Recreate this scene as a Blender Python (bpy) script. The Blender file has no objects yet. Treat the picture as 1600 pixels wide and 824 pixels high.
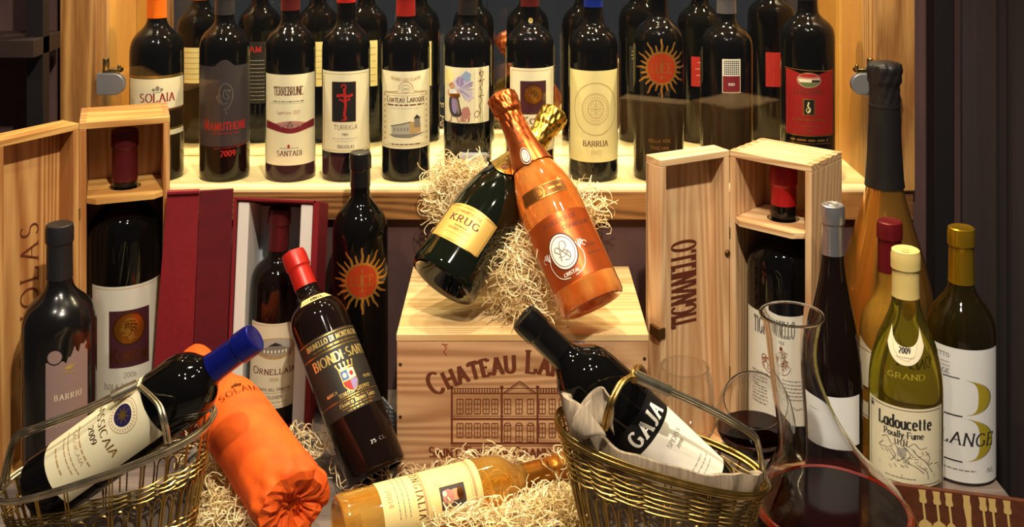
import bpy, bmesh, math, random
from mathutils import Vector, Matrix
from mathutils.geometry import tessellate_polygon
R = math.radians
rnd = random.Random(7)
S = bpy.context.scene
COL = S.collection

# ------------------------------------------------------------------ camera, world, lights, exposure
F = 1700.0            # focal length in photo pixels
CAMZ = 0.78           # metres above the table top
cam_d = bpy.data.cameras.new('camera'); cam = bpy.data.objects.new('camera', cam_d); COL.objects.link(cam)
cam.location = (0, 0, CAMZ); cam.rotation_euler = (R(90), 0, 0)
cam_d.sensor_width = 36; cam_d.lens = 36 * F / 1600; cam_d.shift_y = -612 / 1600
cam_d.clip_start = 0.05
S.camera = cam
w = bpy.data.worlds.new('room'); S.world = w; w.use_nodes = True
w.node_tree.nodes['Background'].inputs[0].default_value = (0.98, 0.97, 1.0, 1)
w.node_tree.nodes['Background'].inputs[1].default_value = 0.024
S.view_settings.view_transform = 'Standard'; S.view_settings.look = 'None'
S.view_settings.gamma = 1; S.view_settings.exposure = 0.68
def area(name, loc, target, sx, sy, power, color):
    d = bpy.data.lights.new(name, 'AREA'); d.shape = 'RECTANGLE'; d.size = sx; d.size_y = sy; d.energy = power; d.color = color
    o = bpy.data.objects.new(name, d); COL.objects.link(o); o.location = loc
    o.rotation_euler = (Vector(target) - Vector(loc)).to_track_quat('-Z', 'Y').to_euler(); return o
def spot(name, loc, target, power, color, ang=60, blend=.5, rad=.03):
    d = bpy.data.lights.new(name, 'SPOT'); d.energy = power; d.color = color; d.spot_size = R(ang); d.spot_blend = blend; d.shadow_soft_size = rad
    o = bpy.data.objects.new(name, d); COL.objects.link(o); o.location = loc
    o.rotation_euler = (Vector(target) - Vector(loc)).to_track_quat('-Z', 'Y').to_euler(); return o
WARM = (1.0, 0.80, 0.50); WARM2 = (1.0, 0.89, 0.72)
for i_ in range(5):
    x_ = -.52 + i_ * .245; spot('niche_lamp_light', (x_, 1.668, .965), (x_, 1.712, .3), 8.5, (1.0, .84, .50), 100, .6, .005)
spot('ceiling_spot_centre', (.02, 1.44, 1.95), (.02, 1.44, .2), 42, (1.0, .85, .56), 44, .7, .02)
spot('ceiling_spot_front', (.12, .35, 1.75), (-.05, 1.42, .15), 80, WARM2, 66, .6, .025)
spot('niche_fill_spot', (-.02, .75, 1.75), (-.02, 1.69, .44), 16, (1.0, .84, .55), 62, .5, .02)  # added fill lamp, brightens the niche labels from the front
spot('ceiling_spot_left', (-.62, .55, 1.7), (-.45, 1.4, .2), 16, WARM2, 60, .7, .03)
spot('ceiling_spot_right', (.62, .65, 1.7), (.48, 1.4, .2), 16, WARM2, 60, .7, .03)

# ------------------------------------------------------------------ materials
MATS = {}
def mat(name, color=(.5, .5, .5), rough=.5, metal=0, trans=0, ior=1.45, coat=0, spec=.5, sub=0, sheen=0, alpha=1):
    if name in MATS: return MATS[name]
    m = bpy.data.materials.new(name); m.use_nodes = True
    p = m.node_tree.nodes['Principled BSDF']
    p.inputs['Base Color'].default_value = (*color, 1); p.inputs['Roughness'].default_value = rough
    p.inputs['Metallic'].default_value = metal; p.inputs['Transmission Weight'].default_value = trans
    p.inputs['IOR'].default_value = ior; p.inputs['Coat Weight'].default_value = coat; p.inputs['Coat Roughness'].default_value = .04
    p.inputs['Specular IOR Level'].default_value = spec
    if sub: p.inputs['Subsurface Weight'].default_value = sub; p.inputs['Subsurface Radius'].default_value = (.01, .005, .002)
    if sheen: p.inputs['Sheen Weight'].default_value = sheen
    MATS[name] = m; return m
def srgb(r, g, b):
    f = lambda c: ((c / 255) / 12.92 if c <= 10 else (((c / 255) + .055) / 1.055) ** 2.4)
    return (f(r), f(g), f(b))
def N(m, t, **kw):
    n = m.node_tree.nodes.new(t)
    for k, v in kw.items(): setattr(n, k, v)
    return n
def L(m, a, b): m.node_tree.links.new(a, b)
def wood(name, c1, c2, axis='Z', grain=60, rough=.5, ring=9, seed=0.0, bump=.15, lines=26):
    if name in MATS: return MATS[name]
    m = mat(name, c1, rough); p = m.node_tree.nodes['Principled BSDF']
    tc = N(m, 'ShaderNodeTexCoord'); oi = N(m, 'ShaderNodeObjectInfo')
    ad = N(m, 'ShaderNodeVectorMath', operation='MULTIPLY_ADD'); L(m, oi.outputs['Random'], ad.inputs[0])
    ad.inputs[1].default_value = (3.1, 2.3, 1.7); L(m, tc.outputs['Object'], ad.inputs[2])
    mp = N(m, 'ShaderNodeMapping'); L(m, ad.outputs[0], mp.inputs[0])
    sc = {'X': (.06, 1, 1), 'Y': (1, .06, 1), 'Z': (1, 1, .06)}[axis]
    mp.inputs['Scale'].default_value = [s * 1.0 for s in sc]; mp.inputs['Location'].default_value = (seed, seed * .7, seed * 1.3)
    n0 = N(m, 'ShaderNodeTexNoise'); n0.inputs['Scale'].default_value = ring; n0.inputs['Detail'].default_value = 2; L(m, mp.outputs[0], n0.inputs[0])
    mu = N(m, 'ShaderNodeMath', operation='MULTIPLY'); mu.inputs[1].default_value = lines; L(m, n0.outputs[0], mu.inputs[0])
    sn = N(m, 'ShaderNodeMath', operation='SINE'); L(m, mu.outputs[0], sn.inputs[0])
    n1 = N(m, 'ShaderNodeTexNoise'); n1.inputs['Scale'].default_value = grain * 4; n1.inputs['Detail'].default_value = 4; L(m, mp.outputs[0], n1.inputs[0])
    mr = N(m, 'ShaderNodeMapRange'); L(m, sn.outputs[0], mr.inputs[0]); mr.inputs[1].default_value = -1; mr.inputs[2].default_value = 1; mr.inputs[3].default_value = 0; mr.inputs[4].default_value = .6
    a2 = N(m, 'ShaderNodeMath', operation='MULTIPLY_ADD'); L(m, n1.outputs[0], a2.inputs[0]); a2.inputs[1].default_value = .7; L(m, mr.outputs[0], a2.inputs[2])
    rp = N(m, 'ShaderNodeValToRGB'); L(m, a2.outputs[0], rp.inputs[0])
    rp.color_ramp.elements[0].color = (*c1, 1); rp.color_ramp.elements[0].position = .3
    rp.color_ramp.elements[1].color = (*c2, 1); rp.color_ramp.elements[1].position = .98
    L(m, rp.outputs[0], p.inputs['Base Color'])
    bm = N(m, 'ShaderNodeBump'); bm.inputs['Strength'].default_value = bump; bm.inputs['Distance'].default_value = .001
    L(m, a2.outputs[0], bm.inputs['Height']); L(m, bm.outputs[0], p.inputs['Normal'])
    return m
def mottled(name, c1, c2, scale=20, rough=.6, bump=0, dist=.001, metal=0, stretch=(1, 1, 1), detail=4, lo=.35, hi=.7, coat=0, trans=0, sub=0):
    if name in MATS: return MATS[name]
    m = mat(name, c1, rough, metal, coat=coat, trans=trans, sub=sub); p = m.node_tree.nodes['Principled BSDF']
    tc = N(m, 'ShaderNodeTexCoord'); mp = N(m, 'ShaderNodeMapping'); L(m, tc.outputs['Object'], mp.inputs[0]); mp.inputs['Scale'].default_value = stretch
    n = N(m, 'ShaderNodeTexNoise'); n.inputs['Scale'].default_value = scale; n.inputs['Detail'].default_value = detail; L(m, mp.outputs[0], n.inputs[0])
    rp = N(m, 'ShaderNodeValToRGB'); L(m, n.outputs[0], rp.inputs[0])
    rp.color_ramp.elements[0].color = (*c1, 1); rp.color_ramp.elements[0].position = lo
    rp.color_ramp.elements[1].color = (*c2, 1); rp.color_ramp.elements[1].position = hi
    L(m, rp.outputs[0], p.inputs['Base Color'])
    if bump:
        b = N(m, 'ShaderNodeBump'); b.inputs['Strength'].default_value = bump; b.inputs['Distance'].default_value = dist
        L(m, n.outputs[0], b.inputs['Height']); L(m, b.outputs[0], p.inputs['Normal'])
    return m
def pane(name, tint=(1, 1, 1), refl=1.0, ior=1.5):
    if name in MATS: return MATS[name]
    m = bpy.data.materials.new(name); m.use_nodes = True; nt = m.node_tree; nt.nodes.clear()
    out = N(m, 'ShaderNodeOutputMaterial'); t = N(m, 'ShaderNodeBsdfTransparent'); t.inputs[0].default_value = (*tint, 1)
    g = N(m, 'ShaderNodeBsdfGlossy'); g.inputs['Roughness'].default_value = .01
    fr = N(m, 'ShaderNodeFresnel'); ge = N(m, 'ShaderNodeNewGeometry'); mi = N(m, 'ShaderNodeMapRange'); L(m, ge.outputs['Backfacing'], mi.inputs[0])
    mi.inputs[3].default_value = ior; mi.inputs[4].default_value = 1 / ior; L(m, mi.outputs[0], fr.inputs[0])   # a thin sheet reflects alike from both faces
    mu = N(m, 'ShaderNodeMath', operation='MULTIPLY'); mu.inputs[1].default_value = refl; L(m, fr.outputs[0], mu.inputs[0])
    mx = N(m, 'ShaderNodeMixShader'); L(m, mu.outputs[0], mx.inputs[0]); L(m, t.outputs[0], mx.inputs[1]); L(m, g.outputs[0], mx.inputs[2])
    L(m, mx.outputs[0], out.inputs[0]); MATS[name] = m; return m

PINE = wood('pine_upright', srgb(224, 186, 140), srgb(196, 148, 102), 'Z', 50, .55, 7, lines=210)
PINE_X = wood('pine_along', srgb(226, 190, 142), srgb(186, 136, 88), 'X', 50, .55, 7, lines=180)
PINE_D = wood('pine_orange', srgb(216, 164, 100), srgb(166, 106, 54), 'Z', 45, .5, 5, lines=230)
PINE_DX = wood('pine_orange_along', srgb(220, 172, 98), srgb(180, 124, 62), 'X', 45, .5, 6, lines=180)
CRATE = wood('crate_pine', srgb(206, 162, 120), srgb(164, 118, 80), 'X', 40, .6, 7, lines=200)
CRATE_TOP = wood('crate_pine_top', srgb(230, 200, 146), srgb(204, 162, 104), 'X', 40, .55, 7, lines=170)
OAK_V = wood('oak_upright', srgb(186, 138, 78), srgb(134, 88, 44), 'Z', 90, .45, 6, lines=150)
OAK_H = wood('oak_along', srgb(160, 112, 62), srgb(98, 62, 32), 'X', 90, .45, 7, lines=190)
SHELF = wood('maple_shelf', srgb(236, 214, 160), srgb(214, 184, 120), 'X', 40, .5, 6, bump=.05)
WALL = mottled('plum_wall_paint', srgb(84, 58, 56), srgb(70, 48, 48), 6, .8)
TABLE = wood('weathered_table', srgb(132, 116, 108), srgb(88, 76, 72), 'X', 60, .6, 10, bump=.4)
BLACK = mat('black_metal', srgb(24, 20, 20), .45)
DGLASS = mat('dark_bottle_glass', (.003, .0026, .0024), .05, spec=.4)
DGLASS2 = mat('dark_red_wine_glass', (.007, .0035, .003), .05, spec=.4)
GREENGLASS = mat('deep_green_glass', (.004, .0055, .0025), .05, coat=.8)
OLIVE = mat('olive_glass', srgb(176, 160, 40), .03, trans=.93, ior=1.33, coat=.8)
OLIVE_D = mat('dark_olive_glass', srgb(120, 100, 36), .03, trans=.95, ior=1.33, coat=.8)
AMBER = mottled('amber_wine', srgb(250, 164, 40), srgb(255, 214, 110), 30, .03, trans=.75, coat=1, stretch=(1, 1, .3))
YELLOWWINE = mat('straw_yellow_wine', srgb(226, 170, 60), .04, trans=.75, ior=1.33, coat=1)
ROSE = mottled('rose_champagne', srgb(230, 112, 36), srgb(250, 170, 84), 40, .03, trans=.6, coat=1, stretch=(1, 1, .3))
CLEAR = pane('clear_glass', (.985, .985, .985), 1.2)
THICKGLASS = mat('blown_glass', (1, 1, 1), .0, trans=1, ior=1.3)
PANE = pane('door_glass', (.97, .98, .97), 1.0)
WINE = mat('red_wine', (.010, .001, .0008), .10, spec=.25)
WINERIM = mat('red_wine_edge', (.32, .015, .006), .05, coat=.5)
MIRROR = mat('mirror_silver', (.86, .87, .86), .01, 1)
STRAW = mottled('wood_wool', srgb(248, 230, 186), srgb(228, 198, 138), 30, .6)
BRASS = mottled('brass_wire', srgb(196, 164, 92), srgb(150, 122, 66), 60, .33, metal=1)
SILVERW = mottled('silvered_wire', srgb(222, 210, 182), srgb(180, 168, 140), 60, .34, metal=1)
CLOTH = mottled('grey_linen', srgb(152, 138, 124), srgb(112, 100, 92), 14, .9, .4, .001, stretch=(1, 6, 1))
CLOTHEDGE = mottled('sand_linen', srgb(172, 154, 132), srgb(134, 118, 100), 40, .9, .4, .001, stretch=(6, 1, 1))
ORANGE = mottled('orange_tissue', srgb(240, 98, 12), srgb(216, 74, 6), 24, .75, .3, .003)
REDBOX = mottled('red_cloth_board', srgb(134, 24, 34), srgb(122, 20, 30), 200, .6, .2, .0004)
REDBOX_D = mottled('shaded_red_board', srgb(96, 14, 26), srgb(86, 12, 22), 60, .6)  # darker copy of the box red, shade painted onto the lid's side wall
WHITEPAD = mat('white_padding', srgb(232, 228, 218), .7)
BLUEGREY = mat('pale_grey_lining', srgb(176, 182, 192), .7)
STEEL = mat('brushed_steel', srgb(146, 146, 150), .4, .6)
NICKEL = mat('hinge_brass', srgb(190, 170, 120), .25, 1)
GOLDGLASS = mottled('gold_mirror_glass', srgb(226, 158, 62), srgb(206, 136, 48), 5, .17, metal=.88, coat=1)
LEATHER = mottled('brown_leather', srgb(96, 48, 24), srgb(80, 38, 20), 120, .45, .2, .0004)
CURTAIN = mottled('dark_curtain', srgb(48, 36, 34), srgb(36, 27, 27), 12, .9, stretch=(1, 1, .1))
CAPS = {}
def capm(name, rgb, metal=.5, rough=.35):
    return mat('capsule_' + name, srgb(*rgb), rough, metal, coat=.2)
INK = {'black': ((18, 15, 14), 0), 'brown': ((94, 40, 22), 0), 'gold': ((206, 160, 74), .9), 'palegold': ((226, 196, 120), .6), 'red': ((146, 18, 16), 0),
       'brightred': ((172, 26, 20), 0), 'white': ((238, 232, 220), 0), 'cream': ((236, 224, 190), 0), 'creamy': ((232, 214, 150), 0), 'grey': ((130, 122, 112), 0), 'lightgrey': ((176, 168, 154), 0),
       'maroon': ((84, 20, 26), 0), 'wine': ((122, 24, 36), 0), 'plum': ((64, 24, 34), 0), 'tan': ((186, 150, 100), 0), 'copper': ((196, 112, 52), .8), 'sun': ((190, 134, 60), .7), 'sunred': ((176, 56, 24), .2),
       'charcoal': ((44, 40, 40), 0), 'mauve': ((150, 122, 116), 0), 'navy': ((34, 26, 70), 0), 'blue': ((80, 110, 170), 0), 'violet': ((150, 130, 178), 0), 'rosy': ((186, 124, 116), 0),
       'green': ((90, 110, 60), 0), 'burn': ((98, 44, 24), 0), 'silver': ((190, 186, 178), .9), 'skin': ((206, 150, 110), 0), 'ltwhite': ((232, 230, 228), 0), 'olive': ((170, 150, 40), 0), 'smoke': ((60, 54, 54), 0), 'bronze': ((176, 114, 46), .85), 'lilac': ((206, 190, 208), 0), 'paleblue': ((150, 168, 204), 0), 'paleyellow': ((244, 226, 150), 0), 'bronzedark': ((116, 68, 24), .8)}
def ink(n):
    c, me = INK[n]; return mat('print_' + n, srgb(*c), .32 if me else .55, me)

# ------------------------------------------------------------------ mesh helpers
class MB:
    def __init__(s): s.v = []; s.f = []
    def add(s, vs, fs):
        o = len(s.v); s.v += [tuple(v) for v in vs]; s.f += [tuple(i + o for i in f) for f in fs]; return s
    def box(s, x0, x1, y0, y1, z0, z1, M=None):
        vs = [Vector((x, y, z)) for x in (x0, x1) for y in (y0, y1) for z in (z0, z1)]
        if M: vs = [M @ v for v in vs]
        return s.add(vs, [(0, 1, 3, 2), (4, 6, 7, 5), (0, 4, 5, 1), (2, 3, 7, 6), (0, 2, 6, 4), (1, 5, 7, 3)])
    def tube(s, pts, r, n=6, closed=False, caps=True):
        pts = [Vector(p) for p in pts]; m = len(pts); vs = []; fs = []; up = None
        for i in range(m):
            a = pts[(i - 1) % m] if (closed or i) else pts[i]; b = pts[(i + 1) % m] if (closed or i < m - 1) else pts[i]
            t = (b - a).normalized()
            if up is None: up = Vector((0, 0, 1)) if abs(t.z) < .9 else Vector((1, 0, 0))
            x = t.cross(up); x = x.normalized() if x.length > 1e-6 else t.orthogonal().normalized(); up = x.cross(t).normalized()
            rr = r[i] if isinstance(r, (list, tuple)) else r
            for k in range(n):
                an = 2 * math.pi * k / n; vs.append(pts[i] + (x * math.cos(an) + up * math.sin(an)) * rr)
        for i in range(m if closed else m - 1):
            j = (i + 1) % m
            for k in range(n): fs.append((i * n + k, i * n + (k + 1) % n, j * n + (k + 1) % n, j * n + k))
        if caps and not closed: fs += [tuple(range(n - 1, -1, -1)), tuple((m - 1) * n + k for k in range(n))]
        return s.add(vs, fs)
    def lathe(s, prof, n=40, rf=None, off=None):
        vs = []; fs = []; idx = []
        for (r, z) in prof:
            o = off(z) if off else (0, 0)
            if r < 1e-6: idx.append([len(vs)]); vs.append((o[0], o[1], z))
            else:
                row = []
                for k in range(n):
                    a = 2 * math.pi * k / n; rr = rf(a, z, r) if rf else r
                    row.append(len(vs)); vs.append((o[0] + rr * math.sin(a), o[1] - rr * math.cos(a), z))
                idx.append(row)
        for a, b in zip(idx, idx[1:]):
            if len(a) == 1 and len(b) == 1: continue
            for k in range(n):
                k2 = (k + 1) % n
                if len(a) == 1: fs.append((a[0], b[k2], b[k]))
                elif len(b) == 1: fs.append((a[k], a[k2], b[0]))
                else: fs.append((a[k], a[k2], b[k2], b[k]))
        return s.add(vs, fs)
    def build(s, name, m, parent=None, smooth=None, bevel=0, stuff=False, normals=True):
        me = bpy.data.meshes.new(name); me.from_pydata([tuple(v) for v in s.v], [], s.f); me.update()
        if normals:
            bm = bmesh.new(); bm.from_mesh(me); bmesh.ops.recalc_face_normals(bm, faces=bm.faces); bm.to_mesh(me); bm.free()
        me.materials.append(m)
        if smooth is not None:
            me.polygons.foreach_set('use_smooth', [True] * len(me.polygons)); me.set_sharp_from_angle(angle=R(smooth))
        o = bpy.data.objects.new(name, me); COL.objects.link(o); o.parent = parent
        if bevel:
            b = o.modifiers.new('bevel', 'BEVEL'); b.width = bevel; b.segments = 2; b.limit_method = 'ANGLE'
        if stuff: o['kind'] = 'stuff'
        return o
def empty(name, loc=(0, 0, 0), rot=(0, 0, 0)):
    o = bpy.data.objects.new(name, None); COL.objects.link(o); o.location = loc; o.rotation_euler = rot; o.empty_display_size = .02; return o
def tag(o, label=None, cat=None, group=None, kind=None):
    if label: o['label'] = label
    if cat: o['category'] = cat
    if group: o['group'] = group
    if kind: o['kind'] = kind
    return o
def struct(o): o['kind'] = 'structure'; return o
def board(name, x0, x1, y0, y1, z0, z1, m, parent=None, bevel=.0008):
    return MB().box(x0, x1, y0, y1, z0, z1).build(name, m, parent, bevel=bevel)
def at(x, y, Y): return Vector(((x - 800) * Y / F, Y, CAMZ - (y + 200) * Y / F))
def bez(p0, p1, p2, p3, n=10):
    out = []
    for i in range(1, n + 1):
        t = i / n; a, b, c, d = (1 - t) ** 3, 3 * t * (1 - t) ** 2, 3 * t * t * (1 - t), t ** 3
        out.append(tuple(a * p0[k] + b * p1[k] + c * p2[k] + d * p3[k] for k in range(len(p0))))
    return out
def catmull(P, n=8, closed=False):
    P = [Vector(p) for p in P]; m = len(P); out = []
    for i in range(m if closed else m - 1):
        p0 = P[(i - 1) % m] if (closed or i) else P[i]; p1 = P[i]; p2 = P[(i + 1) % m]; p3 = P[(i + 2) % m] if (closed or i < m - 2) else p2
        for k in range(n):
            t = k / n
            out.append(.5 * ((2 * p1) + (p2 - p0) * t + (2 * p0 - 5 * p1 + 4 * p2 - p3) * t * t + (3 * p1 - p0 - 3 * p2 + p3) * t ** 3))
    if not closed: out.append(P[-1])
    return out

# ------------------------------------------------------------------ a small serif stroke alphabet
def LN(*p): return [(p[i], p[i + 1]) for i in range(0, len(p), 2)]
def AR(cx, cy, rx, ry, a0, a1):
    n = max(4, int(abs(a1 - a0) / 20)); return [(cx + rx * math.cos(R(a0 + (a1 - a0) * i / n)), cy + ry * math.sin(R(a0 + (a1 - a0) * i / n))) for i in range(n + 1)]
G = {
 'A': (.8, [LN(0, 0, .4, 1), LN(.4, 1, .8, 0), LN(.16, .36, .64, .36)]),
 'B': (.6, [LN(0, 0, 0, 1), LN(0, 1, .3, 1), LN(0, .53, .3, .53), LN(0, 0, .3, 0), AR(.28, .765, .24, .235, 90, -90), AR(.3, .265, .3, .265, 90, -90)]),
 'C': (.78, [AR(.42, .5, .42, .5, 45, 315)]),
 'D': (.74, [LN(0, 0, 0, 1), LN(0, 1, .32, 1), LN(0, 0, .32, 0), AR(.3, .5, .44, .5, 90, -90)]),
 'E': (.55, [LN(0, 0, 0, 1), LN(0, 1, .52, 1), LN(0, .52, .42, .52), LN(0, 0, .55, 0), LN(.52, 1, .52, .84), LN(.55, 0, .55, .18)]),
 'F': (.52, [LN(0, 0, 0, 1), LN(0, 1, .52, 1), LN(0, .52, .42, .52), LN(.52, 1, .52, .84)]),
 'G': (.82, [AR(.42, .5, .42, .5, 45, 320), LN(.76, .1, .76, .42), LN(.55, .42, .84, .42)]),
 'H': (.72, [LN(0, 0, 0, 1), LN(.72, 0, .72, 1), LN(0, .52, .72, .52)]),
 'I': (.08, [LN(.04, 0, .04, 1)]),
 'J': (.32, [LN(.3, 1, .3, .2), AR(.12, .2, .18, .22, 0, -140)]),
 'K': (.68, [LN(0, 0, 0, 1), LN(.02, .42, .58, 1), LN(.2, .58, .68, 0)]),
 'L': (.54, [LN(0, 0, 0, 1), LN(0, 0, .54, 0), LN(.54, 0, .54, .2)]),
 'M': (.92, [LN(.04, 0, .1, 1), LN(.1, 1, .46, .08), LN(.46, .08, .82, 1), LN(.82, 1, .88, 0)]),
 'N': (.72, [LN(.02, 0, .02, 1), LN(.02, 1, .7, 0), LN(.7, 0, .7, 1)]),
 'O': (.9, [AR(.45, .5, .45, .5, 0, 360)]),
 'P': (.58, [LN(0, 0, 0, 1), LN(0, 1, .3, 1), LN(0, .46, .3, .46), AR(.3, .73, .28, .27, 90, -90)]),
 'Q': (.9, [AR(.45, .5, .45, .5, 0, 360), LN(.45, .2, .9, -.16)]),
 'R': (.66, [LN(0, 0, 0, 1), LN(0, 1, .3, 1), LN(0, .48, .3, .48), AR(.3, .74, .26, .26, 90, -90), LN(.26, .48, .66, 0)]),
 'S': (.56, [AR(.28, .74, .25, .26, 35, 270), AR(.28, .24, .28, .24, 90, -145)]),
 'T': (.72, [LN(.36, 0, .36, 1), LN(0, 1, .72, 1), LN(0, 1, 0, .82), LN(.72, 1, .72, .82)]),
 'U': (.68, [LN(0, 1, 0, .3), AR(.34, .3, .34, .3, 180, 360), LN(.68, .3, .68, 1)]),
 'V': (.78, [LN(0, 1, .39, 0), LN(.39, 0, .78, 1)]),
 'W': (1.1, [LN(0, 1, .3, 0), LN(.3, 0, .55, .9), LN(.55, .9, .8, 0), LN(.8, 0, 1.1, 1)]),
 'X': (.7, [LN(0, 1, .7, 0), LN(0, 0, .7, 1)]), 'Y': (.7, [LN(0, 1, .35, .5), LN(.7, 1, .35, .5), LN(.35, .5, .35, 0)]),
 'Z': (.62, [LN(0, 1, .62, 1), LN(.62, 1, 0, 0), LN(0, 0, .62, 0)]),
 '0': (.56, [AR(.28, .5, .28, .5, 0, 360)]), '1': (.2, [LN(.12, 0, .12, 1), LN(.12, 1, 0, .85)]),
 '2': (.54, [AR(.26, .74, .26, .26, 160, -20), LN(.5, .64, 0, 0), LN(0, 0, .54, 0)]), '3': (.5, [AR(.24, .75, .23, .25, 150, -90), AR(.24, .26, .26, .26, 90, -150)]),
 '4': (.56, [LN(.42, 0, .42, 1), LN(.42, 1, 0, .3), LN(0, .3, .56, .3)]), '5': (.5, [LN(.45, 1, .08, 1), LN(.08, 1, .04, .55), AR(.22, .32, .27, .32, 125, -150)]), '6': (.54, [AR(.27, .3, .27, .3, 0, 360), AR(.55, .35, .55, .65, 180, 110)]),
 '7': (.5, [LN(0, 1, .5, 1), LN(.5, 1, .15, 0)]), '8': (.5, [AR(.25, .75, .22, .25, 0, 360), AR(.25, .25, .26, .25, 0, 360)]),
 '9': (.54, [AR(.27, .7, .27, .3, 0, 360), AR(0, .65, .54, .65, 0, -70)]), '-': (.3, [LN(0, .42, .3, .42)]), '.': (.1, [LN(.02, 0, .08, 0)]), '"': (.2, [LN(.02, 1, .02, .75), LN(.16, 1, .16, .75)]),
 'a': (.54, [AR(.26, .3, .26, .31, 0, 360), LN(.52, 0, .52, .62)]), 'c': (.5, [AR(.28, .31, .28, .31, 45, 315)]), 'd': (.54, [AR(.26, .3, .26, .31, 0, 360), LN(.52, 0, .52, 1)]),
 'e': (.54, [AR(.27, .31, .27, .31, 0, 315), LN(0, .33, .54, .33)]), 'f': (.34, [LN(.14, 0, .14, .76), AR(.32, .76, .18, .24, 180, 60), LN(0, .6, .34, .6)]),
 'g': (.54, [AR(.26, .33, .26, .29, 0, 360), LN(.52, .62, .52, -.1), AR(.26, -.1, .26, .2, 0, -150)]), 'h': (.5, [LN(0, 0, 0, 1), AR(.25, .37, .25, .25, 180, 0), LN(.5, .37, .5, 0)]),
 'i': (.08, [LN(.04, 0, .04, .6), LN(.0, .82, .08, .82)]), 'l': (.08, [LN(.04, 0, .04, 1)]), 'm': (.84, [LN(0, 0, 0, .62), AR(.21, .4, .21, .22, 180, 0), LN(.42, .4, .42, 0), AR(.63, .4, .21, .22, 180, 0), LN(.84, .4, .84, 0)]),
 'n': (.5, [LN(0, 0, 0, .62), AR(.25, .37, .25, .25, 180, 0), LN(.5, .37, .5, 0)]), 'o': (.56, [AR(.28, .31, .28, .31, 0, 360)]), 'p': (.54, [LN(0, -.34, 0, .62), AR(.27, .31, .27, .31, 0, 360)]),
 'r': (.34, [LN(0, 0, 0, .62), AR(.2, .38, .2, .24, 180, 50)]), 's': (.4, [AR(.2, .46, .17, .16, 40, 270), AR(.2, .15, .2, .15, 90, -140)]), 't': (.38, [LN(.15, .04, .15, .88), LN(0, .6, .38, .6), LN(.15, .04, .34, .04)]),
 'u': (.5, [LN(0, .62, 0, .25), AR(.25, .25, .25, .25, 180, 360), LN(.5, 0, .5, .62)]), 'y': (.5, [LN(0, .62, .27, .02), LN(.5, .62, .1, -.34)]), ' ': (.36, []), "'": (.1, [LN(.05, 1, .05, .78)]),
}
def curve_ready(V, Fc, W=.0026):
    """cut flat faces into narrow upright strips so that they lie on a round bottle"""
    oV = []; oF = []
    for f in Fc:
        P = [V[i] for i in f]
        if len(P) > 4:
            tris = [[P[i] for i in t_] for t_ in tessellate_polygon([[Vector((p[0], p[1], 0)) for p in P]])]
        else: tris = [P]
        for T_ in tris:
            lo, hi = min(p[0] for p in T_), max(p[0] for p in T_)
            if hi - lo <= W * 1.3: o = len(oV); oV += T_; oF.append(tuple(range(o, o + len(T_)))); continue
            n = int((hi - lo) / W) + 1
            for i in range(n):
                a, b = lo + (hi - lo) * i / n, lo + (hi - lo) * (i + 1) / n; Q = T_
                for lim, sg in ((a, 1), (b, -1)):
                    out = []
                    for p, q in zip(Q, Q[1:] + Q[:1]):
                        ip, iq = sg * (p[0] - lim) >= -1e-9, sg * (q[0] - lim) >= -1e-9
                        if ip: out.append(p)
                        if ip != iq: t_ = (lim - p[0]) / (q[0] - p[0]); out.append((lim, p[1] + t_ * (q[1] - p[1]), p[2]))
                    Q = out
                    if not Q: break
                if len(Q) >= 3: o = len(oV); oV += Q; oF.append(tuple(range(o, o + len(Q))))
    return oV, oF
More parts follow.
